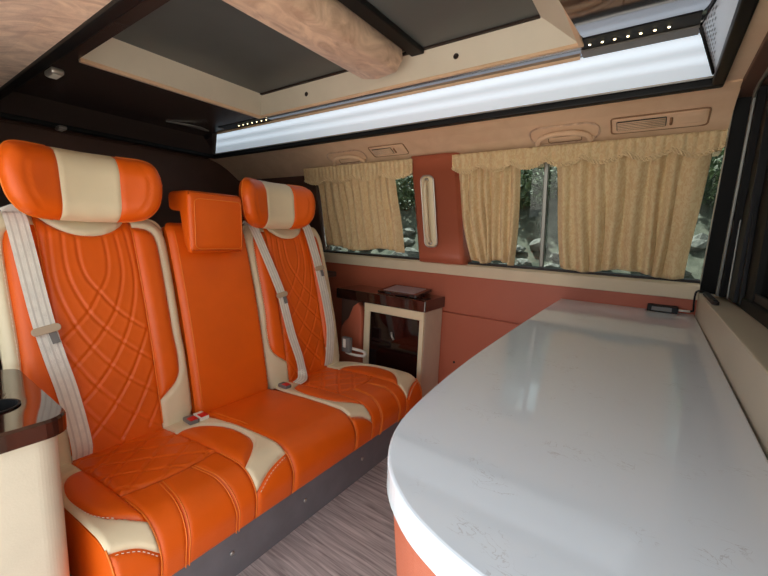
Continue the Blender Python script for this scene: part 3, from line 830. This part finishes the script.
# --- backrests
LEAN = 0.25
def bx_at(z):
    q = (z - 0.40) / 0.82
    return -1.495 - LEAN * (z - 0.40) + 0.018 * math.sin(math.pi * min(1, max(0, q)))
nb = Vector((1, 0, LEAN)).normalized()
def bsurf(c):
    def f(t, z, h):
        curl = -0.020 * max(0, (abs(t) - 0.20) / 0.075) ** 2
        top = -0.03 * max(0, (z - 1.15) / 0.07) ** 2
        return (bx_at(z) + nb.x * h + curl + top, c + t, z + nb.z * h)
    return f
def back_body(c, hw, top, m, rr=0.05):
    out = roundrect(-hw, hw, 0.36, top, rr, rr, 5)
    bm = bmesh.new()
    A = [bm.verts.new((bx_at(z) - 0.022, c + t, z)) for t, z in out]
    B = [bm.verts.new((bx_at(z) - 0.13, c + t * 0.94, z - (0.02 if z > 1 else 0))) for t, z in out]
    k = len(out); bm.faces.new(A); bm.faces.new(B[::-1])
    for i in range(k): bm.faces.new((A[i], B[i], B[(i + 1) % k], A[(i + 1) % k]))
    return fromb('backrest', bm, m, bench)
W2 = 0.143
BBI = [(W2, 1.182), (0.17, 1.182), (0.205, 1.172), (0.226, 1.13), (0.230, 1.00), (0.230, 0.78), (0.236, 0.67), (0.222, 0.585), (W2, 0.515)]
BBO = spline(BBI, 0.012)
OUTO = spline([(W2, 1.226), (0.19, 1.226), (0.232, 1.212), (0.262, 1.165), (0.272, 1.08), (0.268, 0.78), (0.274, 0.68), (0.272, 0.44)], 0.013)
CRES = spline([(-W2, 1.222), (-0.10, 1.18), (-0.05, 1.155), (0, 1.148), (0.05, 1.155), (0.10, 1.18), (W2, 1.222)], 0.012)
def quilt_back():
    base = [[(-0.040, 1.17), (-0.042, 1.06), (-0.028, 0.995), (0, 0.950), (0.04, 0.887), (0.09, 0.834), (W2, 0.79)],
            [(-0.078, 1.19), (-0.082, 1.02), (-0.045, 0.894), (0, 0.822), (0.056, 0.757), (W2, 0.675)],
            [(-0.112, 1.21), (-0.120, 1.0), (-0.09, 0.86), (-0.045, 0.762), (0, 0.692), (0.06, 0.622), (W2, 0.55)],
            [(-W2, 0.815), (-0.07, 0.665), (0, 0.562), (0.07, 0.485), (W2, 0.42)],
            [(-W2, 0.665), (-0.07, 0.53), (0, 0.43)], [(-W2, 0.53), (-0.09, 0.44)]]
    G = []
    for b in base:
        s = spline(b, 0.02); G.append(s); G.append([(-p[0], p[1]) for p in s])
    return G
def outer_back(c, lab):
    f = bsurf(c); body = back_body(c, 0.268, 1.22, CREAM); body['label'] = lab
    ins = seglin([(-W2, 0.395), (W2, 0.395), (W2, 1.222)], 0.014)[:-1] + CRES[::-1] + seglin([(-W2, 1.222), (-W2, 0.395)], 0.014)[1:-1]
    panel('quilted_insert', ins, 0.0055, f, 0.010, 0.022, ORANGE, body, quilt_back(), 0.0040, 0.0038)
    cres = [np.array(p) for p in CRES] + seglin([(W2, 1.222), (-W2, 1.222)], 0.014)[1:-1]
    panel('cream_crescent', cres, 0.009, f, 0.012, 0.012, CREAM, body)
    for s in (1, -1):
        mm = (lambda p: [(a, b) for a, b in p]) if s > 0 else mirror
        bo = BBO + seglin([(W2, 0.515), (W2, 1.182)], 0.014)[1:-1]
        panel('bolster', mm(bo), 0.010, f, 0.019, 0.035, ORANGE, body)
        cp = OUTO + seglin([(0.272, 0.44), (0.25, 0.395), (W2, 0.395), (W2, 0.515)], 0.014)[1:] + BBO[::-1][1:] + seglin([(W2, 1.182), (W2, 1.226)], 0.014)[1:-1]
        panel('cream_border', mm(cp), 0.010, f, 0.013, 0.016, CREAM, body)
        tube('piping', [f(s * W2, z, 0.004) for z in np.linspace(0.43, 1.20, 50)], 0.0024, PIPE_O, body, 6)
        stitches('stitching', [(s * (a + 0.007), b) for a, b in BBO[8:-8]], f, 0.014, body)
    return body
D1, D3 = 0.513, 1.43
outer_back(D1, 'quilted orange backrest with cream border behind the cream console with cup hole')
outer_back(D3, 'quilted orange backrest with cream border next to the bench-side curtain')
dm = (D1 + D3) / 2; hmb = (D3 - D1) / 2 - 0.274
bb = back_body(dm, hmb, 1.20, ORANGE, 0.03); bb['label'] = 'plain orange middle backrest'
out = roundrect(-hmb, hmb, 0.395, 1.21, 0.03, 0.03, 4) ; out = seglin(out + [out[0]], 0.014)[:-1]
panel('back_pad', out, 0.011, bsurf(dm), 0.022, 0.03, ORANGE, bb)
tube('piping', [bsurf(dm)(-hmb + 0.024, z, 0.022) for z in np.linspace(0.46, 1.17, 30)], 0.0016, PIPE_O, bb, 5)

# --- headrests
def headrest(c, lab):
    x0 = -1.655
    half = [(0.0, 1.440), (0.10, 1.440), (0.178, 1.437), (0.212, 1.416), (0.227, 1.365), (0.225, 1.310), (0.210, 1.258), (0.172, 1.218), (0.10, 1.203), (0, 1.197)]
    R = spline(half, 0.012)
    full = [np.array(p) for p in R] + [np.array((-a, b)) for a, b in R[::-1]][1:-1]
    def h_of(V):
        d = dist_poly(V, full, True); k = np.clip(d / 0.075, 0, 1)
        return 0.066 * np.sqrt(np.clip(1 - (1 - k) ** 2, 0, 1)), d
    body = box('headrest', (x0 - 0.05, c - 0.10, 1.25), (x0 - 0.015, c + 0.10, 1.40), ORANGE, bench, 0.012)
    body['label'] = lab
    def emit(name, poly, m, seams):
        V, F = tri_region(poly, 0.009)
        h, d = h_of(V)
        for s in seams:
            ds = dist_poly(V, s, False); h = h - np.minimum(h, 0.004) * np.exp(-(ds / 0.004) ** 2)
        wing = 0.065 * (np.abs(V[:, 0]) / 0.22) ** 2.2
        tilt = -0.10 * (V[:, 1] - 1.21)
        P = [(x0 + tilt[i] + wing[i] + h[i], c + V[i, 0], V[i, 1]) for i in range(len(V))]
        B = [(x0 + tilt[i] + wing[i] - h[i] * 0.9, c + V[i, 0], V[i, 1]) for i in range(len(V))]
        k = len(P)
        return pm(name, P + B, F + [tuple(k + j for j in f[::-1]) for f in F], m, body, True)
    bandR = [np.array((0.088 - 0.004 * i / 18, 1.440 - (1.440 - 1.2005) * i / 18)) for i in range(19)]
    bandL = [np.array((-a, b)) for a, b in bandR]
    top = [p for p in full if p[1] > 1.35]; 
    band = bandR + [np.array((x, 1.1985 + 0.002 * abs(x) / 0.084)) for x in np.linspace(0.078, -0.078, 13)] + bandL[::-1] + [np.array((x, 1.440)) for x in np.linspace(-0.08, 0.08, 13)]
    emit('cream_band', band, CREAM, [bandR, bandL])
    Rw = [p for p in R if p[0] > 0.092]
    wing = [np.array(p) for p in Rw] + bandR[::-1]
    tuck = spline([(0.150, 1.42), (0.172, 1.36), (0.165, 1.29), (0.135, 1.235)], 0.012)
    emit('wing', wing, ORANGE, [bandR, tuck])
    tk2 = [(-a, b) for a, b in tuck]
    emit('wing', [np.array((-a, b)) for a, b in wing][::-1], ORANGE, [bandL, tk2])
    for s in (1, -1):
        E = [(x0 - 0.10 * (p[1] - 1.21) + 0.065 * (abs(p[0]) / 0.22) ** 2.2, c + s * p[0], p[1]) for p in Rw]
        tube('piping', E, 0.0028, PIPE_O, body, 6)
        tube('post', [(x0 - 0.075, c + s * 0.06, 1.14), (x0 - 0.045, c + s * 0.06, 1.27)], 0.006, SILVER, body, 8)
headrest(D1 - 0.005, 'wide winged orange headrest with cream band above the near belt')
headrest(D3 - 0.11, 'wide winged orange headrest with cream band by the curtain')
mh = prism('headrest', [(-1.572, 1.325), (-1.585, 1.345), (-1.74, 1.345), (-1.75, 1.32), (-1.745, 1.265), (-1.655, 1.258), (-1.625, 1.13), (-1.60, 1.088), (-1.575, 1.085), (-1.562, 1.11)],
           lambda x, z: (x, dm - 0.146, z), lambda x, z: (x, dm + 0.106, z), ORANGE, bench, 0.016, 3, True)
mh['label'] = 'plain boxy orange headrest folded over the middle backrest'
tube('piping', [(-1.556 - 0.02 * (b - 1.1), dm - 0.02 + a, b) for a, b in roundrect(-0.108, 0.108, 1.105, 1.312, 0.02, 0.02, 5)], 0.0018, PIPE_O, mh, 6, True)
for s in (1, -1): tube('post', [(-1.70, dm + s * 0.09, 1.16), (-1.70, dm + s * 0.09, 1.28)], 0.006, SILVER, mh, 8)

# recline handle at the far end of the bench
rh = tube('recline_handle', spline([(-1.515, 1.765, 0.452), (-1.46, 1.77, 0.445), (-1.375, 1.77, 0.455), (-1.365, 1.77, 0.470), (-1.385, 1.77, 0.482), (-1.46, 1.77, 0.482), (-1.515, 1.77, 0.485)], 0.01), 0.009, WHITEPL, bench, 8)
box('lever_plate', (-1.53, 1.735, 0.46), (-1.465, 1.765, 0.555), GREYPL, bench, 0.006)
box('lever_slot', (-1.518, 1.731, 0.49), (-1.495, 1.737, 0.545), WHITEPL, bench, 0.003)

# =================================================================== SEAT BELTS
def lean_pt(px, py, h):
    """helper kept in world units: y across and z up on the backrest plane, lifted by h"""
    return (bx_at(py) + nb.x * h, px, py + nb.z * h)
def ribbon(name, pts, width, m, parent, th=0.0022, wdir=None, ridge=True):
    P = [np.array(p) for p in spline(pts, 0.012)]
    def build(nm, w0, w1, lift, mm, par):
        V = []; F = []
        for i, p in enumerate(P):
            t = P[min(i + 1, len(P) - 1)] - P[max(i - 1, 0)]; t /= np.linalg.norm(t)
            n = np.array((nb.x, 0, nb.z)) if wdir is None else np.array(wdir(i / (len(P) - 1)), float)
            n = n - t * (n @ t); n /= np.linalg.norm(n)
            s = np.cross(n, t)
            for a, b in ((w0, lift), (w1, lift), (w1, lift - th), (w0, lift - th)): V.append(tuple(p + s * a + n * b))
        for i in range(len(P) - 1):
            for j in range(4): F.append((i * 4 + j, i * 4 + (j + 1) % 4, i * 4 + 4 + (j + 1) % 4, i * 4 + 4 + j))
        k = (len(P) - 1) * 4
        F += [(3, 2, 1, 0), (k, k + 1, k + 2, k + 3)]
        return pm(nm, V, F, mm, par)
    b = build(name, -width / 2, width / 2, 0.0, m, parent)
    if ridge:
        for a in (-0.30, 0.0, 0.30): build('ridge', width * (a - 0.045), width * (a + 0.045), 0.0006, BELTGROOVE, b)
    return b
def tongue(y, z, parent, ang, wd=0.062):
    c = np.array(lean_pt(y, z, 0.040))
    t = np.array((0, math.cos(ang), math.sin(ang))); n = np.array((nb.x, 0, nb.z)); t = t - n * (n @ t); t /= np.linalg.norm(t); s = np.cross(n, t)
    def pt(a, b, h): return tuple(c + t * a + s * b + n * h)
    prism('tongue', roundrect(-wd / 2, wd / 2, -0.013, 0.013, 0.012, 0.012, 4), lambda a, b: pt(a, b, -0.004), lambda a, b: pt(a, b, 0.006), TONGUE, parent, 0.002)
    prism('tongue_blade', [(0.002, -0.050), (0.022, -0.050), (0.022, -0.005), (0.002, -0.005)], lambda a, b: pt(a, b, -0.001), lambda a, b: pt(a, b, 0.002), GREYPL, parent)
o = thing('seat_belt', 'pale grey seat belt hanging over the backrest beside the cup-hole console', 'seat belt', (-1.5, 0.40, 0.45), 'seat belts on the bench')
ribbon('webbing', [lean_pt(0.318, 1.222, -0.03), lean_pt(0.320, 1.212, 0.022), lean_pt(0.326, 1.10, 0.036), lean_pt(0.334, 0.97, 0.036), lean_pt(0.343, 0.86, 0.036), lean_pt(0.358, 0.75, 0.034), lean_pt(0.374, 0.65, 0.034), lean_pt(0.388, 0.53, 0.032), lean_pt(0.394, 0.45, 0.028), lean_pt(0.395, 0.415, 0.01)], 0.056, BELT, o)
tongue(0.345, 0.845, o, 0.18, 0.075)
o = thing('seat_belt', 'pale grey seat belt crossing beside the middle backrest down to its buckle', 'seat belt', (-1.5, 1.3, 0.45), 'seat belts on the bench')
ribbon('webbing', [lean_pt(1.195, 1.22, -0.03), lean_pt(1.20, 1.212, 0.022), lean_pt(1.235, 1.07, 0.034), lean_pt(1.285, 0.88, 0.036), lean_pt(1.295, 0.80, 0.036), lean_pt(1.315, 0.65, 0.036), lean_pt(1.345, 0.52, 0.038), (-1.455, 1.345, 0.452), (-1.41, 1.30, 0.440), (-1.40, 1.255, 0.436)], 0.050, BELT, o,
       wdir=lambda f: (nb.x * (1 - max(0, (f - 0.8) / 0.2)), 0, nb.z + 1.5 * max(0, (f - 0.8) / 0.2)))
tongue(1.288, 0.855, o, 0.15, 0.07)
o = thing('seat_belt', 'pale grey seat belt hanging on the backrest beside the curtain', 'seat belt', (-1.5, 1.62, 0.45), 'seat belts on the bench')
ribbon('webbing', [lean_pt(1.565, 1.232, -0.03), lean_pt(1.568, 1.222, 0.022), lean_pt(1.583, 1.05, 0.036), lean_pt(1.590, 0.97, 0.036), lean_pt(1.604, 0.78, 0.034), lean_pt(1.606, 0.62, 0.034), lean_pt(1.580, 0.47, 0.026), lean_pt(1.575, 0.42, 0.01)], 0.062, BELT, o)
tongue(1.590, 0.975, o, 0.1, 0.07)
# buckles
def buckle(y, x, n, lab):
    o = thing('belt_buckle', lab, 'buckle', (x, y, 0.43), 'belt buckles in the bench crease')
    for k in range(n):
        yy = y + k * 0.042
        box('housing', (x - 0.030, yy - 0.019, 0.424), (x + 0.030, yy + 0.019, 0.442), GREYPL if k % 2 == 0 else WHITEPL, o, 0.005)
        box('button', (x - 0.004, yy - 0.015, 0.440), (x + 0.028, yy + 0.015, 0.445), REDBTN, o, 0.002)
buckle(0.735, -1.435, 2, 'pair of red-buttoned belt buckles on the cream trim of the near cushion')
buckle(1.20, -1.425, 1, 'single red-buttoned belt buckle at the foot of the crossing belt')

# =================================================================== NEAR CONSOLE
o = thing('side_console', 'cream leather side console with dark lacquered top and cup hole', 'console', (-1.27, 0.13, 0))
fp = roundrect(-1.47, -1.055, -0.005, 0.248, 0.05, 0.05, 12)
prism('body', fp, lambda x, y: (x, y, 0.0), lambda x, y: (x, y, 0.722), CREAMPLASTIC, o, 0.0, smooth=False)
hc = (-1.205, 0.165); hr = 0.042
outl = []
tp_ = roundrect(-1.515, -1.040, -0.012, 0.262, 0.045, 0.045, 6)
tp_ = [p for p in tp_]
K = 64
def ray_hit(c, a, poly):
    d = (math.cos(a), math.sin(a)); best = 1e9
    for i in range(len(poly)):
        p, q = poly[i], poly[(i + 1) % len(poly)]
        ex, ey = q[0] - p[0], q[1] - p[1]; det = d[0] * (-ey) + ex * d[1]
        if abs(det) < 1e-12: continue
        rx, ry = p[0] - c[0], p[1] - c[1]
        t = (rx * (-ey) + ex * ry) / det; u = (d[0] * ry - d[1] * rx) / det
        if t > 0 and -1e-6 <= u <= 1 + 1e-6: best = min(best, t)
    return (c[0] + d[0] * best, c[1] + d[1] * best)
angs = sorted([2 * math.pi * i / K for i in range(K)] + [math.atan2(p[1] - hc[1], p[0] - hc[0]) % (2 * math.pi) for p in tp_])
K = len(angs); V = []; F = []
OU = [ray_hit(hc, a, tp_) for a in angs]; IN = [(hc[0] + hr * math.cos(a), hc[1] + hr * math.sin(a)) for a in angs]
def inset(p, k): return (hc[0] + (p[0] - hc[0]) * k, hc[1] + (p[1] - hc[1]) * k)
rings = [[(x, y, 0.70) for x, y in IN], [(x, y, 0.764) for x, y in IN], [(*inset(p, 0.97), 0.766) for p in OU], [(*p, 0.760) for p in OU], [(*p, 0.724) for p in OU], [(x, y, 0.724) for x, y in IN]]
for r in rings: V += r
for i in range(5):
    for j in range(K): F.append((i * K + j, i * K + (j + 1) % K, (i + 1) * K + (j + 1) % K, (i + 1) * K + j))
top = pm('top', V, F, WOODGLOSS, o)
kk = 32
pm('cup_holder', [(hc[0] + r * math.cos(2 * math.pi * i / kk), hc[1] + r * math.sin(2 * math.pi * i / kk), z) for r, z in ((0.0445, 0.7655), (0.0445, 0.768), (0.040, 0.768), (0.038, 0.66)) for i in range(kk)],
   [(q * kk + i, q * kk + (i + 1) % kk, (q + 1) * kk + (i + 1) % kk, (q + 1) * kk + i) for q in range(3) for i in range(kk)] + [tuple(3 * kk + i for i in range(kk))], BLACKPLASTIC, o)
box('base_trim', (-1.10, 0.246, 0.0), (-1.06, 0.262, 0.19), WHITEPL, o, 0.012, 3)

# =================================================================== FAR CONSOLE
o = thing('side_console', 'cream side cabinet with black glass door and dark lacquered top', 'console', (-1.27, 2.05, 0))
box('body', (-1.485, 1.912, 0.0), (-1.048, YW - 0.002, 0.757), CREAMPLASTIC, o, 0.010, 3)
fx0, fx1, fz0, fz1 = -1.485, -1.048, 0.20, 0.757
box('door', (-1.440, 1.904, 0.24), (-1.078, 1.914, 0.703), SMOKE_DARK, o, 0.002)
for a, b in (((fx0, 1.896, 0.705), (fx1, 1.914, 0.757)), ((fx0, 1.896, 0.20), (-1.441, 1.914, 0.706)), ((-1.077, 1.896, 0.20), (fx1, 1.914, 0.706))):
    box('door_frame', a, b, CREAM, o, 0.005, 2)
tube('door_handle', [(-1.27, 1.900, 0.60), (-1.262, 1.895, 0.575), (-1.25, 1.898, 0.555)], 0.006, SILVER, o, 8)
box('top', (-1.72, 1.885, 0.758), (-1.035, YW - 0.002, 0.826), WOODGLOSS, o, 0.006, 2)
o = thing('control_screen', 'black framed tilted touch screen lying on the dark console top', 'screen', (-1.25, 2.02, 0.83))
def tilt(x, y, h):
    return (x, 1.92 + y * 0.99, 0.828 + y * 0.10 + h)
prism('frame', roundrect(-1.405, -1.12, 0.0, 0.20, 0.01, 0.01, 3), lambda x, y: tilt(x, y, 0), lambda x, y: tilt(x, y, 0.016), BLACKGLOSS, o, 0.002)
prism('display', roundrect(-1.375, -1.15, 0.025, 0.18, 0.004, 0.004, 2), lambda x, y: tilt(x, y, 0.010), lambda x, y: tilt(x, y, 0.0175), SCREEN, o)
box('foot', (-1.36, 2.06, 0.826), (-1.16, 2.10, 0.842), BLACKPLASTIC, o, 0.004)
o = thing('armrest', 'rounded terracotta armrest panel between bench and black glass cabinet', 'armrest', (-1.57, 1.9, 0.2))
prism('pad', spline([(-1.66, 0.22), (-1.50, 0.22), (-1.493, 0.45), (-1.497, 0.70), (-1.525, 0.752), (-1.565, 0.72), (-1.60, 0.64), (-1.655, 0.58), (-1.67, 0.4)], 0.03, True), lambda x, z: (x, 1.875, z), lambda x, z: (x, 1.93, z), TERRA, o, 0.008, 3, True, False)
box('bracket', (-1.72, 1.94, 0.0), (-1.52, 2.135, 0.755), BROWN, o, 0.01)

# =================================================================== WORKTOP
TOPP = [(-0.376, 2.137), (-0.372, 1.8), (-0.364, 1.364), (-0.352, 0.953), (-0.340, 0.749), (-0.324, 0.590), (-0.308, 0.498), (-0.286, 0.437), (-0.252, 0.384), (-0.203, 0.342), (-0.154, 0.318), (-0.095, 0.302), (-0.02, 0.292), (0.165, 0.285)]
tp2 = [tuple(p) for p in spline(TOPP, 0.012)] + [(0.169, 2.137)]
ZC = 0.90
def offs(poly, d):
    n = len(poly); out = []
    for i in range(n):
        p0 = np.array(poly[i - 1]); p1 = np.array(poly[i]); p2 = np.array(poly[(i + 1) % n])
        t = p2 - p0; t = t / np.linalg.norm(t); out.append(tuple(p1 + d * np.array((-t[1], t[0]))))
    return out
wt = bmesh.new()
rings = [(0.0, 0.861), (0.0, ZC - 0.004), (0.0015, ZC - 0.0012), (0.004, ZC)]
RR = []
for d, z in rings: RR.append([wt.verts.new((x, y, z)) for x, y in (offs(tp2, d) if d else tp2)])
k = len(tp2)
wt.faces.new(RR[0]); wt.faces.new(RR[-1])
for a, b in zip(RR[:-1], RR[1:]):
    for i in range(k): wt.faces.new((a[i], a[(i + 1) % k], b[(i + 1) % k], b[i]))
wo = fromb('worktop', wt, QUARTZ); tag(wo, 'white polished quartz worktop with rounded end', 'countertop')
cbm = bmesh.new()
cab_out = [(-0.370, 2.135), (-0.359, 1.364), (-0.347, 0.953), (-0.335, 0.749), (-0.319, 0.590), (-0.303, 0.501), (-0.281, 0.442), (-0.247, 0.390), (-0.200, 0.348), (-0.152, 0.324), (-0.093, 0.309), (-0.02, 0.299), (0.165, 0.292), (0.165, 2.135)]
cc = [tuple(p) for p in spline(cab_out[:-1], 0.015)] + [cab_out[-1]]
rows = []
for f, z in ((0, 0.860), (0.3, 0.60), (0.65, 0.30), (1.0, 0.0)):
    rows.append([cbm.verts.new((x + (0.165 - x) * 0.14 * f * min(1, max(0.0, (1.2 - y) / 0.5) + 0.25), y + (0.05 * f if y < 0.9 else 0), z)) for x, y in cc])
k = len(cc)
for a, b in zip(rows[:-1], rows[1:]):
    for i in range(k): cbm.faces.new((a[i], a[(i + 1) % k], b[(i + 1) % k], b[i]))
cbm.faces.new(rows[0]); cbm.faces.new(rows[-1])
co = fromb('base_cabinet', cbm, TERRA, None, False); tag(co, 'terracotta leather cabinet under the white worktop', 'cabinet')
# power adapter
o = thing('power_adapter', 'black power adapter with cable on the far end of the worktop', 'adapter', (0.06, 2.10, ZC))
box('case', (-0.005, 2.075, ZC + 0.0005), (0.108, 2.125, ZC + 0.030), BLACKPLASTIC, o, 0.004)
box('label_plate', (0.012, 2.0735, ZC + 0.006), (0.085, 2.0755, ZC + 0.024), GREYPL, o, 0.0005)
tube('plug', [(0.106, 2.10, ZC + 0.015), (0.150, 2.10, ZC + 0.015)], 0.005, WHITEPL, o, 8)
tube('cable', spline([(0.148, 2.10, ZC + 0.015), (0.160, 2.098, ZC + 0.02), (0.157, 2.09, ZC + 0.06), (0.160, 2.09, ZC + 0.105), (0.185, 2.12, ZC + 0.106), (0.20, 2.08, ZC + 0.104)], 0.01), 0.004, BLACKPLASTIC, o, 8)
o = thing('door_stop', 'dark brown rubber strap lying on the partition ledge', 'strap', (0.19, 1.9, 0.998))
prism('strap', roundrect(0.178, 0.199, 1.72, 2.06, 0.008, 0.02, 4), lambda x, y: (x, y, 0.9985), lambda x, y: (x, y, 1.010), GASKET, o, 0.002)
box('clip', (0.181, 1.74, 1.0095), (0.196, 1.79, 1.014), BLACKPLASTIC, o, 0.002)

# =================================================================== OUTSIDE
gd = box('ground', (-14, -16, -0.52), (12, 14, -0.5), CONCRETE); struct(gd, 'pale concrete ground outside the van', 'ground')
cabw = box('wall_cab', (1.28, 0.0, 0.0), (1.34, 2.25, 1.8), CAB); struct(cabw, 'grey beige lining seen through the sliding window', 'wall')
# rocky bank
V = []; F = []; NXB, NYB = 60, 26
for j in range(NYB + 1):
    for i in range(NXB + 1):
        x = -8 + 11 * i / NXB; f = j / NYB; y = 2.9 + 3.2 * f
        z = -0.5 + 3.4 * f ** 0.75
        nz = noise.noise(Vector((x * 1.3, y * 1.3, 3.0))) * 0.25
        V.append((x, y + nz, z + nz * 0.6))
for j in range(NYB):
    for i in range(NXB):
        a = j * (NXB + 1) + i; F.append((a, a + 1, a + NXB + 2, a + NXB + 1))
bk = pm('hillside', V, F, SOIL, None, True); struct(bk, 'steep earth bank outside the side windows', 'bank')
def bank(f): return 2.9 + 3.2 * f, -0.5 + 3.4 * f ** 0.75
rs = random.Random(11)
rock_meshes = []
for q in range(6):
    bm = bmesh.new(); bmesh.ops.create_icosphere(bm, subdivisions=2, radius=1)
    sd = Vector((q * 7.3, 1.7, 4.1))
    for v in bm.verts:
        d = 1 + 0.75 * noise.noise(v.co * 1.2 + sd) + 0.30 * noise.noise(v.co * 2.7 + sd)
        v.co = Vector((v.co.x * d * 1.25, v.co.y * d, v.co.z * d * 0.8))
    me = bpy.data.meshes.new('rock'); bm.to_mesh(me); bm.free(); me.materials.append(ROCK); rock_meshes.append(me)
placed = []
tries = 0
while len(placed) < 240 and tries < 9000:
    tries += 1
    x = rs.uniform(-5.5, 1.3); f = rs.uniform(0.18, 0.40); y, z = bank(f); q = rs.uniform(0.05, 0.13)
    if any((x - a) ** 2 + (y - b) ** 2 + (z - c) ** 2 < (1.32 * (q + d)) ** 2 for a, b, c, d in placed): continue
    placed.append((x, y, z, q))
    ob = bpy.data.objects.new('rock', rock_meshes[len(placed) % 6]); COL.objects.link(ob)
    ob.scale = (q, q, q); ob.location = (x, y, z + q * 0.3); ob.rotation_euler = (rs.uniform(-.4, .4), rs.uniform(-.4, .4), rs.uniform(0, 6.28))
    tag(ob, 'grey boulder on the bank seen through the side windows', 'rock', 'grey boulders on the outside bank')
def bush(x, y, z, r, n, seed):
    o = thing('bush', 'dark green leafy bush growing above the rocks outside', 'bush', (x, y, z), 'bushes on the outside bank')
    rr_ = random.Random(seed); V = []; F = []
    for i in range(n):
        d = Vector((rr_.gauss(0, 1), rr_.gauss(0, 1), rr_.gauss(0, 1))).normalized() * (r * rr_.uniform(0.55, 1.0))
        c = Vector((x, y, z + r * 0.6)) + Vector((d.x, d.y, d.z * 0.8))
        a = Vector((rr_.gauss(0, 1), rr_.gauss(0, 1), rr_.gauss(0, 1))).normalized(); b = a.orthogonal().normalized()
        L = rr_.uniform(0.022, 0.045); k = len(V)
        V += [c - a * L, c + b * L * 0.4, c + a * L, c - b * L * 0.4]; F.append((k, k + 1, k + 2, k + 3))
    fo = pm('foliage', V, F, LEAF, o); fo['kind'] = 'stuff'
    tube('stem', [(x, y, z - 0.25), (x + 0.02, y, z + r * 0.5)], 0.018, SOIL, o, 6)
for k in range(9):
    f = rs.uniform(0.50, 0.54); y, z = bank(f); bush(-5.5 + k * 0.84, y, z + 0.05, 0.40, 2200, k)
for k in range(6):
    f = rs.uniform(0.78, 0.84); y, z = bank(f); bush(-5.8 + k * 1.3, y, z + 0.05, 0.62, 2200, 50 + k)
